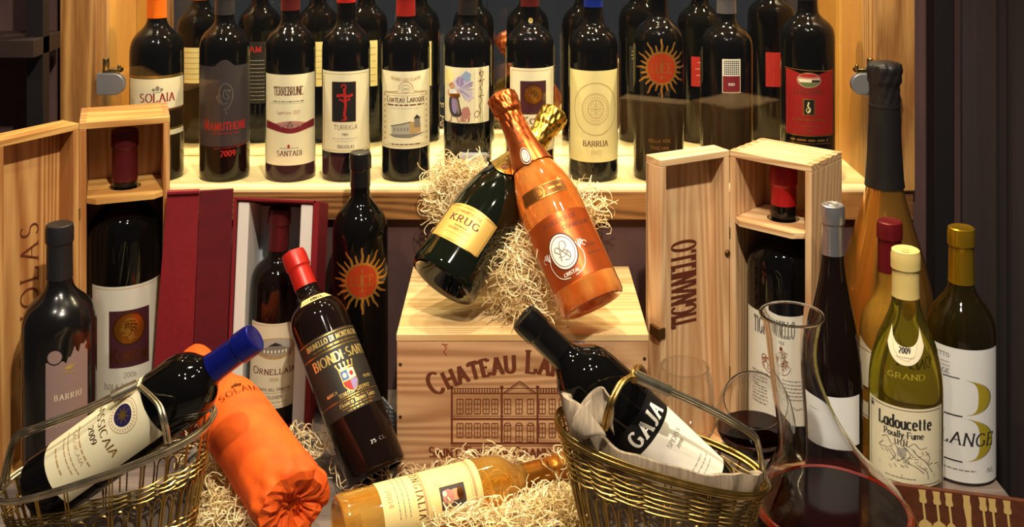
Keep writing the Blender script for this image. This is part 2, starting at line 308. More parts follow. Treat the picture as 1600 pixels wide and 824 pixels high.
class Art:
    """flat print gathered in label coordinates; T turns the given measures into (u, v) metres, size k per unit"""
    def __init__(s, T, k): s.T = T; s.k = k; s.g = {}; s.n = 0
    def face(s, c, pts, layer=1, nm='ornament'):
        V, Fc = s.g.setdefault((c, layer, nm), ([], [])); o = len(V); V += [(p[0], p[1], s.n % 7 * .000011) for p in pts]; Fc.append(tuple(range(o, o + len(pts))))
    def rect(s, c, x0, y0, x1, y1, layer=1, nm='ornament'):
        u0, v0 = s.T(x0, y0); u1, v1 = s.T(x1, y1); u0, u1 = min(u0, u1), max(u0, u1); n = max(1, int((u1 - u0) / .004))
        for i in range(n):
            a = u0 + (u1 - u0) * i / n; b = u0 + (u1 - u0) * (i + 1) / n; s.face(c, [(a, v0), (b, v0), (b, v1), (a, v1)], layer, nm)
    def frame(s, c, x0, y0, x1, y1, t, layer=1, nm='border'):
        s.line(c, [(x0, y0), (x1, y0)], t, layer, nm); s.line(c, [(x0, y1), (x1, y1)], t, layer, nm); s.line(c, [(x0, y0), (x0, y1)], t, layer, nm); s.line(c, [(x1, y0), (x1, y1)], t, layer, nm)
    def disc(s, c, cx, cy, rx, ry=None, layer=1, nm='ornament', n=28):
        s.n += 1
        u, v = s.T(cx, cy); rx *= s.k; ry = rx if ry is None else ry * s.k
        for k in range(n):
            a, b = 2 * math.pi * k / n, 2 * math.pi * (k + 1) / n
            s.face(c, [(u, v), (u + rx * math.cos(a), v + ry * math.sin(a)), (u + rx * math.cos(b), v + ry * math.sin(b))], layer, nm)
    def ring(s, c, cx, cy, rx, ry, t, layer=1, nm='ornament', a0=0, a1=360):
        u, v = s.T(cx, cy); n = max(6, int(abs(a1 - a0) / 10))
        s.stroke(c, [(u + rx * s.k * math.cos(R(a0 + (a1 - a0) * i / n)), v + ry * s.k * math.sin(R(a0 + (a1 - a0) * i / n))) for i in range(n + 1)], t * s.k, t * s.k, layer, nm)
    def poly(s, c, pts, layer=1, nm='ornament'): s.n += 1; s.face(c, [s.T(*p) for p in pts], layer, nm)
    def stroke(s, c, P, thick, thin, layer, nm):
        Q = []; s.n += 1   # overlapping strokes of one print lie a hair apart
        for a, b in zip(P, P[1:]):
            d = math.hypot(b[0] - a[0], b[1] - a[1]); n = max(1, int(abs(b[0] - a[0]) / .005)); Q += [(a[0] + (b[0] - a[0]) * i / n, a[1] + (b[1] - a[1]) * i / n) for i in range(n)]
        Q.append(P[-1]); Lf = []; Rt = []
        for i, p in enumerate(Q):
            a = Q[max(0, i - 1)]; b = Q[min(len(Q) - 1, i + 1)]; dx, dy = b[0] - a[0], b[1] - a[1]; d = math.hypot(dx, dy) or 1e-9
            t = (thin + (thick - thin) * abs(dy) / d) * .5; nx, ny = -dy / d * t, dx / d * t
            Lf.append((p[0] + nx, p[1] + ny)); Rt.append((p[0] - nx, p[1] - ny))
        for i in range(len(Q) - 1): s.face(c, [Rt[i], Rt[i + 1], Lf[i + 1], Lf[i]], layer, nm)
    def line(s, c, pts, t, layer=1, nm='ornament'): s.stroke(c, [s.T(*p) for p in pts], t * s.k, t * s.k, layer, nm)
    def text(s, c, st, cx, cy, h, w=None, layer=2, thick=.2, thin=.07, serif=True, caps=.78, small=False, slant=0, gap=.3, arc=0, nm='lettering'):
        u0, v0 = s.T(cx, cy); h *= s.k; items = []; x = 0
        for ch in st:
            f = 1.0; g = ch
            if small and ch.islower(): f = caps; g = ch.upper()
            adv, sts = G[g]; items.append((x, f, sts)); x += adv * f + gap
        tot = x - gap; sx = h if w is None else w * s.k / tot
        def M(px, py, ox):
            X = (ox + px + slant * py) * sx - tot * sx / 2; Y = py * h
            if arc:
                a = X / (arc * s.k); rr = arc * s.k + Y; return (u0 + rr * math.sin(a), v0 + rr * math.cos(a) - arc * s.k)
            return (u0 + X, v0 + Y)
        th, tn = thick * min(h, sx * 1.25), thin * h
        for ox, f, sts in items:
            ends = {}
            for q in sts:
                for p in (q[0], q[-1]): ends[p] = ends.get(p, 0) + 1
            for q in sts:
                s.stroke(c, [M(px * f, py * f, ox) for px, py in q], th, tn, layer, nm)
                if serif and len(q) == 2 and abs(q[0][1] - q[1][1]) > .55:
                    for (px, py) in q:
                        if py in (0, 1, .62) and (ends[(px, py)] == 1 or q[0][0] == q[1][0]):
                            e = .06 + .5 * thick; s.stroke(c, [M((px - e) * f, py * f, ox), M((px + e) * f, py * f, ox)], tn, tn, layer, nm)
    def words(s, c, x0, x1, y, h=1.2, layer=2, nm='fine_print'):
        x = x0
        r = random.Random(int(x0 * 7 + y * 13))
        while x < x1:
            l = min((1.5 + 3.5 * r.random()) * max(h, .8), x1 - x); s.rect(c, x, y - h / 2, x + l, y + h / 2, layer, nm); x += l + .9 * h
    def sun(s, c, cx, cy, r0, r1, n=20, layer=1):
        u, v = s.T(cx, cy); k = s.k
        for i in range(n):
            a = 2 * math.pi * i / n; rr = r1 * (1 if i % 2 == 0 else .8); P = []
            for j in range(7):
                t = j / 6; rad = r0 + (rr - r0) * t; off = (.0 if i % 2 else .12) * math.sin(t * 9) * r0 * .3; P.append((rad, off, (1 - t) * 2 * math.pi * r0 / n * .42 + .05 * r0 * t))
            ca, sa = math.cos(a), math.sin(a); f = lambda rd, of: (u + k * (rd * ca - of * sa), v + k * (rd * sa + of * ca))
            for p, q in zip(P, P[1:]): s.face(c, [f(p[0], p[1] - p[2]), f(q[0], q[1] - q[2]), f(q[0], q[1] + q[2]), f(p[0], p[1] + p[2])], layer, 'sun_print')
    def emit(s, parent, mp, base=.0003, step=.00012, flat=False):
        for (c, layer, nm), (V, Fc) in s.g.items():
            V, Fc = curve_ready(V, Fc) if flat is False else (V, Fc)
            me = bpy.data.meshes.new(nm); me.from_pydata([mp(u, v, base + step * layer + o_) for u, v, o_ in V], [], Fc); me.materials.append(ink(c))
            o = bpy.data.objects.new(nm, me); COL.objects.link(o); o.parent = parent
            if nm in ('fine_print', 'engraving', 'balustrade', 'watercolour', 'pattern', 'barcode', 'facade_window', 'emblem_lettering', 'scrollwork'): o['kind'] = 'stuff'

# ------------------------------------------------------------------ bottles
def prof_bordeaux(r, H, zs, zn, rn, sq=.72, sq2=.42, rl=None):
    rl = rl or rn + .0012; d = zn - zs
    p = [(0, .026), (.35 * r, .023), (.6 * r, .014), (.78 * r, .003), (.86 * r, 0), (.93 * r, .0008), (.985 * r, .004), (r, .009), (r, zs * .5), (r, zs)]
    p += bez((r, zs), (r, zs + sq * d), (rn + .001, zn - sq2 * d), (rn, zn), 14)
    p += [(rn * .97, H - .03), (rn * .97, H - .024), (rl, H - .022), (rl, H - .006), (rl - .001, H - .001), (rl - .003, H), (0, H)]
    return p
def prof_flute(r, H, zs, rn, a=.4, b=.4):
    p = [(0, .026), (.35 * r, .023), (.6 * r, .014), (.78 * r, .003), (.86 * r, 0), (.93 * r, .0008), (.985 * r, .004), (r, .009), (r, zs)]
    p += bez((r, zs), (r, zs + a * (H - zs)), (rn * 1.05, H - .06 - b * (H - zs)), (rn, H - .05), 16)
    p += [(rn * .97, H - .024), (rn + .0012, H - .022), (rn + .0012, H - .006), (rn, H - .001), (rn - .002, H), (0, H)]
    return p
def interp(prof):
    q = []
    for r, z in prof[7:]:
        if not q or z > q[-1][1]: q.append((r, z))
    def f(z):
        if z <= q[0][1]: return q[0][0]
        for (r0, z0), (r1, z1) in zip(q, q[1:]):
            if z <= z1: return r0 + (r1 - r0) * (z - z0) / (z1 - z0)
        return q[-1][0]
    return f
class Bottle:
    def __init__(s, label, group, loc, prof, glass, r, top=None, face=None, yaw=0, name='wine_bottle', cat='bottle', bodyname='glass_body', n=48):
        s.prof = prof; s.r = r; s.f = interp(prof); s.H = prof[-1][1]
        if top is None:
            X, Y = loc[0], loc[1]; s.root = empty(name, loc, (0, 0, math.atan2(-X, Y) + yaw)); s.k = (math.hypot(Y, 0) - r) / F
        else:
            b = Vector(loc); z = (Vector(top) - b).normalized(); fr = Vector(face) if face else (Vector((0, 0, CAMZ)) - b)
            fr = (fr - z * fr.dot(z)).normalized(); y = -fr; x = y.cross(z)
            M = Matrix((x, y, z)).transposed() @ Matrix.Rotation(yaw, 3, 'Z'); s.root = empty(name, b, M.to_euler())
            s.k = .001
        s.loc = Vector(loc); tag(s.root, label, cat, group)
        s.body = MB().lathe(prof, n).build(bodyname, glass, s.root, smooth=35)
    def mp(s, ang=0):
        def g(u, v, e):
            th = u / s.r + ang; rr = s.f(v) + e; return (rr * math.sin(th), -rr * math.cos(th), v)
        return g
    def art_px(s):
        cx = 800 + s.loc.x * F / s.loc.y; k = s.k
        def T(x, y):
            d = max(-.97, min(.97, (x - cx) * k / s.r)); return (s.r * math.asin(d), CAMZ - (y + 200) * k - s.loc.z)
        return Art(T, k)
    def art_mm(s): return Art(lambda x, y: (x * .001, y * .001), .001)
    def capsule(s, z0, m, name='capsule', top=True, rf=None, n=40):
        p = [(s.f(z0) + .0002, z0 - .00001)]
        zz = [z0 + (s.H - .025 - z0) * i / 8 for i in range(9)] + [s.H - .0235, s.H - .0215, s.H - .014, s.H - .006, s.H - .0025]
        p += [(s.f(z) + .0009, z) for z in zz]
        if top: p += [(s.f(s.H - .004) + .0004, s.H - .0003), (s.f(s.H - .004) - .0012, s.H + .0007), (s.f(s.H - .004) - .002, s.H + .0004), (0, s.H + .0004)]
        o = MB().lathe(p, n, rf).build(name, m, s.root, smooth=30); return o
    def patch(s, u0, u1, v0, v1, m, name='label', ang=0, e=.0003, shape=None, nv=1):
        """a paper label lying round the glass; shape(t) may bend its top edge"""
        b = MB(); n = max(2, int((u1 - u0) / .0025)); g = s.mp(ang); vs = []; fs = []
        nv = max(nv, int((v1 - v0) / .006)) if abs(s.f(v0) - s.f(v1)) > .0004 else nv
        for i in range(n + 1):
            t = i / n; u = u0 + (u1 - u0) * t; bot, tp = (v0, v1) if shape is None else shape(t, v0, v1)
            for j in range(nv + 1): vs.append(g(u, bot + (tp - bot) * j / nv, e))
        for i in range(n):
            for j in range(nv): a = i * (nv + 1) + j; fs.append((a, a + nv + 1, a + nv + 2, a + 1))
        b.add(vs, fs); return b.build(name, m, s.root, smooth=40, normals=False)
    def label(s, x0, y0, x1, y1, c, **kw):
        a = s.art_px(); u0, v1 = a.T(x0, y0); u1, v0 = a.T(x1, y1); return s.patch(u0, u1, v0, v1, ink(c), **kw)
PAPER = {}

# ================================================================== SETTING
SHELF_Z = .305; YF = 1.63; YM = 1.82; XL, XR = -.628, .5465
TX0, TX1 = -.95, .622
table = struct(board('floor', TX0, TX1, .7, 1.64, -.03, 0, TABLE, bevel=.002)); table.name = 'table_top'; del table['kind']
tag(table, 'weathered grey wooden table top carrying the whole display', 'table')
wl = MB(); wl.box(-1.6, -.673, 1.64, 1.70, -1, 1.3); wl.box(.600, 1.6, 1.64, 1.70, -1, 1.3); wl.box(-.673, .6, 1.64, 1.70, -1, SHELF_Z - .045); wl.box(-.673, .6, 1.64, 1.70, 1.0, 1.3)
struct(wl.build('wall_back', WALL))
struct(board('trim_1', -.673, XL, YF - .01, 1.70, SHELF_Z, 1.0, OAK_V)); struct(board('trim_2', XR, .6, YF - .01, 1.70, SHELF_Z, 1.0, OAK_V))
JAMB = wood('golden_jamb', srgb(206, 150, 62), srgb(168, 112, 40), 'Z', 50, .45, 6)
struct(board('trim_3', XL - .02, XL, YF + .07, YM, SHELF_Z, 1.0, JAMB)); struct(board('trim_4', XR, XR + .02, YF + .07, YM, SHELF_Z, 1.0, JAMB))
struct(MB().box(XL, XR, YF, YM, .98, 1.0).build('ceiling', JAMB))
struct(board('wall_niche_base', -.673, .6, YF - .004, YF + .016, SHELF_Z - .045, SHELF_Z - .004, OAK_H)).name = 'trim_5'
sh = board('niche_shelf', -.673, .6, YF - .002, YM + .01, SHELF_Z - .04, SHELF_Z, SHELF); sh.data.transform(Matrix.Identity(4)); struct(sh); sh.name = 'trim_6'
mir = MB().box(XL, XR, YM, YM + .004, SHELF_Z + .001, .98).build('mirror', MIRROR); tag(mir, 'large mirror at the back of the lit wooden niche', 'mirror')
# glass doors with their clamps
def door(name, x0, x1, n):
    r = struct(empty(name, (0, YF + .006, 0)))
    MB().box(x0, x1, 0, .005, SHELF_Z + .006, .975).build('pane', PANE, r)
    e = pane('glass_edge', (.75, .82, .7), 2.5)
    MB().box(x0 - .0012 if n == 2 else x1, x0 if n == 2 else x1 + .0012, 0, .005, SHELF_Z + .006, .975).build('pane_edge', e, r)
    return r
d1 = door('window_1', XL + .004, -.0475, 1); d2 = door('window_2', -.0445, XR - .004, 2)
def clamp(px, flip, parent):
    p = at(px, 131, YF); b = MB(); k = 1 if not flip else -1
    prof = [(-.020 * k, -.016), (.006 * k, -.016)] + [(.006 * k + .016 * k * math.cos(R(a)), .016 * math.sin(R(a))) for a in range(-80, 90, 10)] + [(-.02 * k, .016)]
    m = len(prof); vs = [(p.x + x, -.011, p.z + z) for x, z in prof] + [(p.x + x, -.001, p.z + z) for x, z in prof]
    b.add(vs, [tuple(range(m)), tuple(range(2 * m - 1, m - 1, -1))] + [(i, (i + 1) % m, m + (i + 1) % m, m + i) for i in range(m)])
    o = b.build('hinge_clamp', STEEL, parent, smooth=40, bevel=.001); b = MB()
    b.box(p.x - .013, p.x + .013, -.006, .012, p.z + .016, p.z + .022); b.tube([(p.x - .008 * k, -.004, p.z + .02), (p.x - .008 * k, -.004, p.z + .038)], .005, 10); b.tube([(p.x + .012 * k, -.004, p.z + .02), (p.x + .012 * k, -.004, p.z + .028)], .003, 8)
    b.build('hinge_pin', NICKEL, o, smooth=40, bevel=.0006)
clamp(173, False, d1); clamp(1352, True, d2)
b = MB(); p = at(738, 252, YF); b.box(p.x - .017, p.x + .022, -.012, -.0006, p.z - .012, p.z + .012); b.build('door_catch', mat('clear_plastic', (.9, .9, .88), .1, trans=.6), d1, bevel=.001)
MB().tube([(p.x - .02, -.008, p.z + .008), (p.x + .026, -.008, p.z + .008)], .0028, 8).build('catch_pin', STEEL, d1, smooth=40)

# black rack at the far left, dark curtain at the far right
rk = empty('metal_rack', (-.75, 1.55, 0)); tag(rk, 'black metal rack against the plum wall beside the niche, cut by the picture edge', 'rack')
MB().box(.058, .082, 0, .022, 0, 1.2).build('post', BLACK, rk, bevel=.001); MB().box(-.16, -.138, 0, .022, 0, 1.2).build('post', BLACK, rk, bevel=.001)
MB().box(-.16, .082, -.03, .06, .52, .545).build('rack_shelf', mat('rack_board', srgb(44, 32, 28), .5), rk, bevel=.001); MB().box(-.16, .075, .03, .05, .66, .67).build('rail', BLACK, rk)
cv = []; cf = []; nx = 110; nz = 8
for i in range(nx + 1):
    x = .655 + .75 * i / nx
    for j in range(nz + 1):
        z = -.8 + 2.0 * j / nz; yy = 1.585 + .016 * math.sin(i * .62 + .6 * math.sin(i * .21)) + .006 * math.sin(i * 1.7 + j * .2); cv.append((x, yy, z))
for i in range(nx):
    for j in range(nz): a = i * (nz + 1) + j; cf.append((a, a + nz + 1, a + nz + 2, a + 1))
tag(MB().add(cv, cf).build('curtain', CURTAIN, smooth=60), 'dark brown curtain hanging in vertical folds right of the display', 'curtain')
tag(board('dark_post', .622, .65, 1.60, 1.635, -.8, 1.25, BLACK), 'narrow black upright post between plum wall and dark curtain', 'post')

# ================================================================== BOTTLES IN THE NICHE
NG = 'wine bottles standing in the lit niche'
def niche(cx, wpx, label, glass=DGLASS, capc=None, capy=15, Y=1.70, zs=.197, zn=.248, rn=.0145, H=.302, sq=.72, sq2=.42):
    r = wpx * Y / F / 2; loc = ((cx - 800) * Y / F, Y, SHELF_Z)
    bt = Bottle(label, NG, loc, prof_bordeaux(r, H, zs, zn, rn, sq, sq2), glass, r)
    if capc:
        bt.capsule(CAMZ - (capy + 200) * Y / F - SHELF_Z, capc)
    return bt
BL = lambda bt, c, y0, y1, w=.03, a=math.pi: bt.patch(-w, w, y0, y1, ink(c), 'back_label', ang=a)
def backprint(bt, y0, y1, c='grey', w=26, n=6):
    A = bt.art_mm()
    for i in range(n): A.words(c, -w, w * (.4 + .6 * rnd.random()), (y1 - (y1 - y0) * (i + .7) / n) * 1000, 1.1)
    return A
def put(A, parent, bt, ang=0): A.emit(parent, bt.mp(ang))

# 1 orange capsule
b = niche(245, 82, 'dark wine bottle with orange capsule and cream banded label, leftmost in the niche', capc=capm('orange', (240, 110, 16), .2), capy=27, zs=.19)
lb = b.label(205, 124, 285, 172, 'cream'); A = b.art_px(); A.text('red', 'SOLAIA', 246, 160, 13, 53, thick=.17); A.line('gold', [(206, 121), (284, 121)], 3.5); A.line('bronze', [(206, 174), (284, 174)], 2)
A.disc('grey', 246, 139, 3, 4); A.disc('grey', 240, 141, 2.6, 2.4); A.disc('grey', 252, 141, 2.6, 2.4); A.line('grey', [(240, 145), (252, 145)], 1); put(A, lb, b)
lb2 = b.label(205, 206, 285, 214, 'cream', name='lower_label'); A = b.art_px(); A.line('gold', [(206, 204), (284, 204)], 2); put(A, lb2, b)
k = BL(b, 'creamy', .106, .168); put(backprint(b, .11, .166), k, b, math.pi)
# 2 charcoal label, red script
b = niche(351, 77, 'dark wine bottle with smoky charcoal label, silver face emblem and red lettering', capc=capm('charcoal', (52, 46, 48), .2), capy=22)
lb = b.patch(-.052, .052, .055, .178, mat('smoky_label', srgb(58, 50, 52), .4), shape=lambda t, v0, v1: (v0, v1 + .010 * max(0, math.cos((t - .5) * 11)) if abs(t - .5) < .143 else v1))
A = b.art_px(); A.text('brightred', 'Mamuthone', 352, 204, 17, 70, thick=.16, small=True, caps=.72, gap=.26); A.text('brightred', '2009', 356, 245, 9, 22, thick=.22)
A.line('brightred', [(334, 233), (384, 230)], .7, nm='rule'); A.words('red', 332, 372, 209, 2.0)
for q in ([(346, 134), (352, 131), (360, 136), (363, 146), (362, 158), (357, 168), (350, 172)], [(346, 134), (343, 144), (344, 154), (348, 164)], [(350, 142), (349, 152), (353, 155)], [(355, 141), (359, 144)], [(348, 163), (356, 162)], [(352, 174), (354, 178)], [(349, 143), (352, 141), (354, 144)], [(357, 141), (360, 143)], [(354, 146), (357, 154), (354, 156)], [(342, 150), (339, 152), (342, 158), (345, 162)]): A.line('silver', [(v.x, v.y) for v in catmull([(x, y, 0) for x, y in q], 6)], 1.3, nm='face_emblem')
put(A, lb, b)
k = b.patch(-.03, .03, .07, .178, mat('dark_back_label', srgb(36, 32, 30), .4), 'back_label', ang=math.pi); A = backprint(b, .075, .15, 'lightgrey', 26, 11); A.text('brightred', 'MAMU', 0, 160, 10, 40, thick=.2); put(A, k, b, math.pi)
# 3 cream label, wine red swash
b = niche(454, 78, 'dark wine bottle with tall cream label crossed by a wine-red swash', capc=capm('maroon', (92, 26, 24), .35), capy=15)
lb = b.label(416.5, 117, 491.5, 259, 'cream'); A = b.art_px(); A.text('brown', 'TERREBRUNE', 450, 149, 13, 46, thick=.2, thin=.06, gap=.26)
A.words('grey', 428, 474, 159, 1.6); A.line('lightgrey', [(424, 162), (474, 162)], .6, nm='rule'); A.text('red', 'Superiore 2007', 450, 179, 6, 36, slant=.25, thick=.1, serif=False)
n = 24; bump = lambda x: .5 * (1 + math.cos((x - 454) / 74 * 2 * math.pi)); arch_ = lambda x: 189.5 + 8 * (1 - math.cos((x - 454) / 33 * math.pi / 2))
for i in range(n):
    x0, x1 = 417.5 + 73 * i / n, 417.5 + 73 * (i + 1) / n
    A.poly('wine', [(x0, 203 + 6 * bump(x0)), (x1, 203 + 6 * bump(x1)), (x1, 191 + 10 * bump(x1)), (x0, 191 + 10 * bump(x0))], nm='swash')
    a0_, a1_ = 424 + 60 * i / n, 424 + 60 * (i + 1) / n
    A.poly('rosy', [(a0_, 191 + 10 * bump(a0_)), (a1_, 191 + 10 * bump(a1_)), (a1_, min(arch_(a1_), 191 + 10 * bump(a1_))), (a0_, min(arch_(a0_), 191 + 10 * bump(a0_)))], nm='swash')
A.ring('grey', 453, 195, 5, 4.5, 1.2, 2); A.line('grey', [(438, 199), (446, 195), (453, 198), (460, 195), (470, 199)], 1.4, 2); A.line('plum', [(449, 199), (453, 191), (457, 199)], 1.4, 3)
A.disc('brightred', 451, 229, 2, 3); A.words('grey', 438, 466, 232, 1); A.text('brown', 'SANTADI', 452, 244, 8, 38, thick=.16); put(A, lb, b)
k = BL(b, 'creamy', .10, .178); put(backprint(b, .11, .17), k, b, math.pi)
# 4 black panel with red cross figure
b = niche(541, 75, 'dark wine bottle with cream label and a red figure on a black panel', capc=capm('red', (190, 36, 26), .35), capy=3)
lb = b.label(504.5, 112, 576.5, 239, 'cream'); A = b.art_px(); A.frame('tan', 507, 116, 574, 236, .8); A.rect('black', 520, 129, 555, 190); A.frame('brown', 519.5, 128.5, 555.5, 190.5, 1)
A.line('brightred', [(538, 138), (539, 150), (540, 165), (538, 180), (541, 187)], 4.2, 2, 'figure'); A.line('brightred', [(526, 150), (535, 149), (545, 151), (551, 148)], 4.5, 2, 'figure'); A.ring('brightred', 537, 136, 3.5, 3.5, 2.4, 2, 'figure', -60, 190)
A.line('brightred', [(530, 155), (538, 159), (547, 155)], 3, 2, 'figure'); A.line('brightred', [(534, 188), (541, 187)], 2.5, 2, 'figure')
A.text('brown', 'TURRIGA', 540, 203, 7.5, 37, thick=.1, serif=False); A.text('brown', '2005', 539, 212, 3.4, 9); A.words('lightgrey', 520, 558, 217, 1.2); A.words('lightgrey', 524, 552, 221, .8); A.text('brown', 'Argiolas', 540, 232, 6, 26, small=True, thick=.14); put(A, lb, b)
k = BL(b, 'creamy', .10, .18); put(backprint(b, .105, .175), k, b, math.pi)
# 5 chateau engraving
b = niche(634, 75, 'dark wine bottle with red capsule and cream label engraved with a grey chateau', capc=capm('scarlet', (164, 36, 28), .45), capy=24)
A = b.art_px(); A.line('gold', [(622, 18), (646, 18)], 1.4); A.line('gold', [(622, 6), (646, 6)], 1); put(A, b.root, b)
lb = b.label(597.5, 112, 671.5, 233, 'cream'); A = b.art_px(); A.text('tan', 'GRAND CRU CLASSE', 634, 127, 4.5, 50, arc=-90); A.frame('tan', 600, 146, 668, 229, .8); A.frame('tan', 605, 150, 663, 226, .5); A.ring('tan', 634, 139, 11, 11, 1.2, a0=-10, a1=190); A.ring('tan', 634, 139, 7, 6, .8)
A.text('grey', '2009', 634, 141, 3, 9); A.line('tan', [(602, 146), (622, 143)], 1.5); A.line('tan', [(646, 143), (666, 146)], 1.5)
for s_ in (-1, 1):
    for i in range(9): A.disc('tan', 634 + s_ * 32, 150 + i * 8.6, 2, 2.6, n=8)
A.text('brown', 'Chateau Laroque', 634, 160, 8.5, 64, small=True, thick=.18); A.words('brown', 606, 662, 164.5, 2); A.words('lightgrey', 612, 656, 170, .8)
A.poly('lightgrey', [(612, 198), (640, 192), (640, 210), (612, 212)]); A.poly('tan', [(640, 190), (657, 194), (657, 208), (640, 210)]); A.rect('grey', 647, 184, 656, 200, 2); A.poly('charcoal', [(646, 186), (651, 180), (657, 186)], 3); A.line('charcoal', [(611, 198), (641, 191)], 1.2, 3)
for i in range(5): A.rect('grey', 616 + i * 5, 200, 618 + i * 5, 205, 3)
A.poly('grey', [(608, 211), (664, 209), (640, 216), (616, 215)], 2); A.words('brown', 612, 656, 226, 1.6); put(A, lb, b)
BL(b, 'creamy', .10, .178)
# 6 watercolour woman
b = niche(731, 75, 'dark wine bottle with a squarish watercolour label of a walking woman', capc=capm('black_lettered', (34, 28, 26), .2), capy=22)
A = b.art_px(); A.text('palegold', 'VIGNETO', 729, 19, 3.4, 18, thick=.16); put(A, b.root, b)
lb = b.label(695, 106, 764, 193, 'cream'); A = b.art_px()
blob = lambda c, x, y, rx, ry, ly, nm='watercolour', sd=0: A.poly(c, [(x + rx * math.cos(R(15 * i)) * (1 + .16 * math.sin(i * 1.9 + sd) + .1 * math.sin(i * 3.3 + sd)), y + ry * math.sin(R(15 * i)) * (1 + .16 * math.sin(i * 1.7 + sd))) for i in range(24)], ly, nm)
smooth = lambda c, pts, ly, nm='figure': A.poly(c, [(v.x, v.y) for v in catmull([(x, y, 0) for x, y in pts], 4, True)], ly, nm)
blob('paleyellow', 702, 122, 6, 13, 1, sd=1); blob('lilac', 722, 132, 13, 14, 1, sd=2); blob('paleblue', 729, 120, 7, 8, 2, sd=3); blob('violet', 719, 128, 6, 8, 2, sd=4); blob('lilac', 732, 150, 8, 9, 1, sd=5); blob('rosy', 728, 176, 7, 9, 2, sd=6)
for i in range(30):
    an = rnd.uniform(-1.2, 1.7); l_ = rnd.uniform(10, 24); A.line(rnd.choice(['violet', 'lilac', 'paleblue', 'lilac']), [(716 + rnd.uniform(0, 5), 140), (718 + l_ * math.cos(an), 138 - l_ * math.sin(an))], rnd.uniform(.6, 1.6), 2, 'watercolour')
smooth('smoke', [(704, 152), (715, 152), (719, 166), (721, 180), (713, 184), (705, 180), (702, 166)], 3); smooth('violet', [(707, 154), (711, 154), (714, 168), (713, 178), (708, 176), (706, 164)], 4); smooth('mauve', [(712, 156), (715, 158), (718, 174), (716, 178)], 4)
smooth('skin', [(700, 144), (705, 141), (712, 141), (718, 144), (717, 151), (710, 154), (702, 152)], 4); smooth('ltwhite', [(702, 143), (708, 140), (714, 143), (713, 149), (705, 150)], 5); smooth('bronze', [(703, 149), (712, 147), (719, 148), (717, 153), (707, 154)], 6)
smooth('skin', [(704, 134), (708, 133), (710, 137), (707, 140), (704, 139)], 6); smooth('rosy', [(702, 137), (704, 131), (709, 131), (711, 136), (708, 133), (704, 135)], 7)
for q in ([(706, 182), (705, 190), (702, 192)], [(714, 183), (716, 190), (719, 191)], [(722, 178), (728, 186), (726, 191)]): A.line('rosy', q, 2.4, 3, 'figure')
for i in range(9): A.line('red', [(720 + i * 1.6, 191), (719 + i * 1.9, 184 - 8 * math.sin(i * .9))], 1.1, 2, 'watercolour')
for q in ([(752, 110), (749, 116), (753, 121), (750, 127), (754, 131), (750, 138), (753, 144), (750, 151), (753, 158), (749, 166), (751, 175), (745, 184), (741, 180), (745, 174), (750, 178)], [(747, 128), (757, 126)], [(747, 152), (756, 150)], [(749, 116), (755, 113), (754, 119)]): A.line('wine', [(v.x, v.y) for v in catmull([(x, y, 0) for x, y in q], 5)], 1.0, 2, 'script')
A.line('lightgrey', [(741, 108), (741, 190)], .6, nm='rule'); put(A, lb, b); BL(b, 'creamy', .09, .17)
# 7 bronze medallion
def medallion(A, cx, cy, r, head=True):
    A.disc('bronze', cx, cy, r, layer=3, nm='medallion'); A.ring('bronzedark', cx, cy, r * .96, r * .96, r * .09, 4, 'medallion')
    P = [(v.x, v.y) for v in catmull([(x, y, 0) for x, y in ((-.06, -.68), (-.1, -.46), (-.34, -.42), (-.42, -.28), (-.37, -.2), (-.44, -.12), (-.57, -.06), (-.42, .14), (-.4, .32), (-.24, .58), (.1, .68), (.42, .5), (.56, .14), (.46, -.2), (.3, -.34), (.3, -.5), (.46, -.62))], 4)]
    A.poly('gold', [(cx + x * r, cy - y * r) for x, y in P], 5, 'head_relief')
    for q in ([(-.36, .3), (-.1, .34), (.2, .3), (.5, .2)], [(-.3, .44), (0, .5), (.36, .42)], [(-.3, .02), (-.2, .06)], [(-.38, -.24), (-.26, -.25)], [(-.06, -.4), (.1, -.3), (.14, -.1)]): A.line('bronzedark', [(cx + x * r, cy - y * r) for x, y in q], .06 * r, 6, 'head_relief')
    for (x, y, q) in ((.0, .2, .1), (.2, .16, .11), (.38, .06, .1), (.26, -.06, .1), (.36, -.2, .1), (-.16, .2, .09), (.1, .02, .09)): A.ring('bronzedark', cx + x * r, cy - y * r, q * r, q * r, .05 * r, 6, 'head_relief')
    A.line('bronzedark', [(cx - .3 * r, cy - .14 * r), (cx - .16 * r, cy - .16 * r)], .07 * r, 6, 'head_relief')
b = niche(828, 76, 'dark wine bottle with white label and bronze coin, behind the crossed champagne necks', capc=capm('maroon', (92, 26, 24), .35), capy=9)
A = b.art_px(); A.disc('palegold', 831, 35, 9, 4); A.text('black', 'M', 831, 38, 5, 6); put(A, b.root, b)
lb = b.label(797, 107, 865, 238, 'cream'); A = b.art_px(); A.frame('tan', 800, 111, 862, 234, .7); A.rect('plum', 813, 127, 853, 179); medallion(A, 833.5, 148, 15.5); A.text('brown', 'Korem', 841, 194, 11, 48, small=True, thick=.18); put(A, lb, b); BL(b, 'creamy', .10, .178)
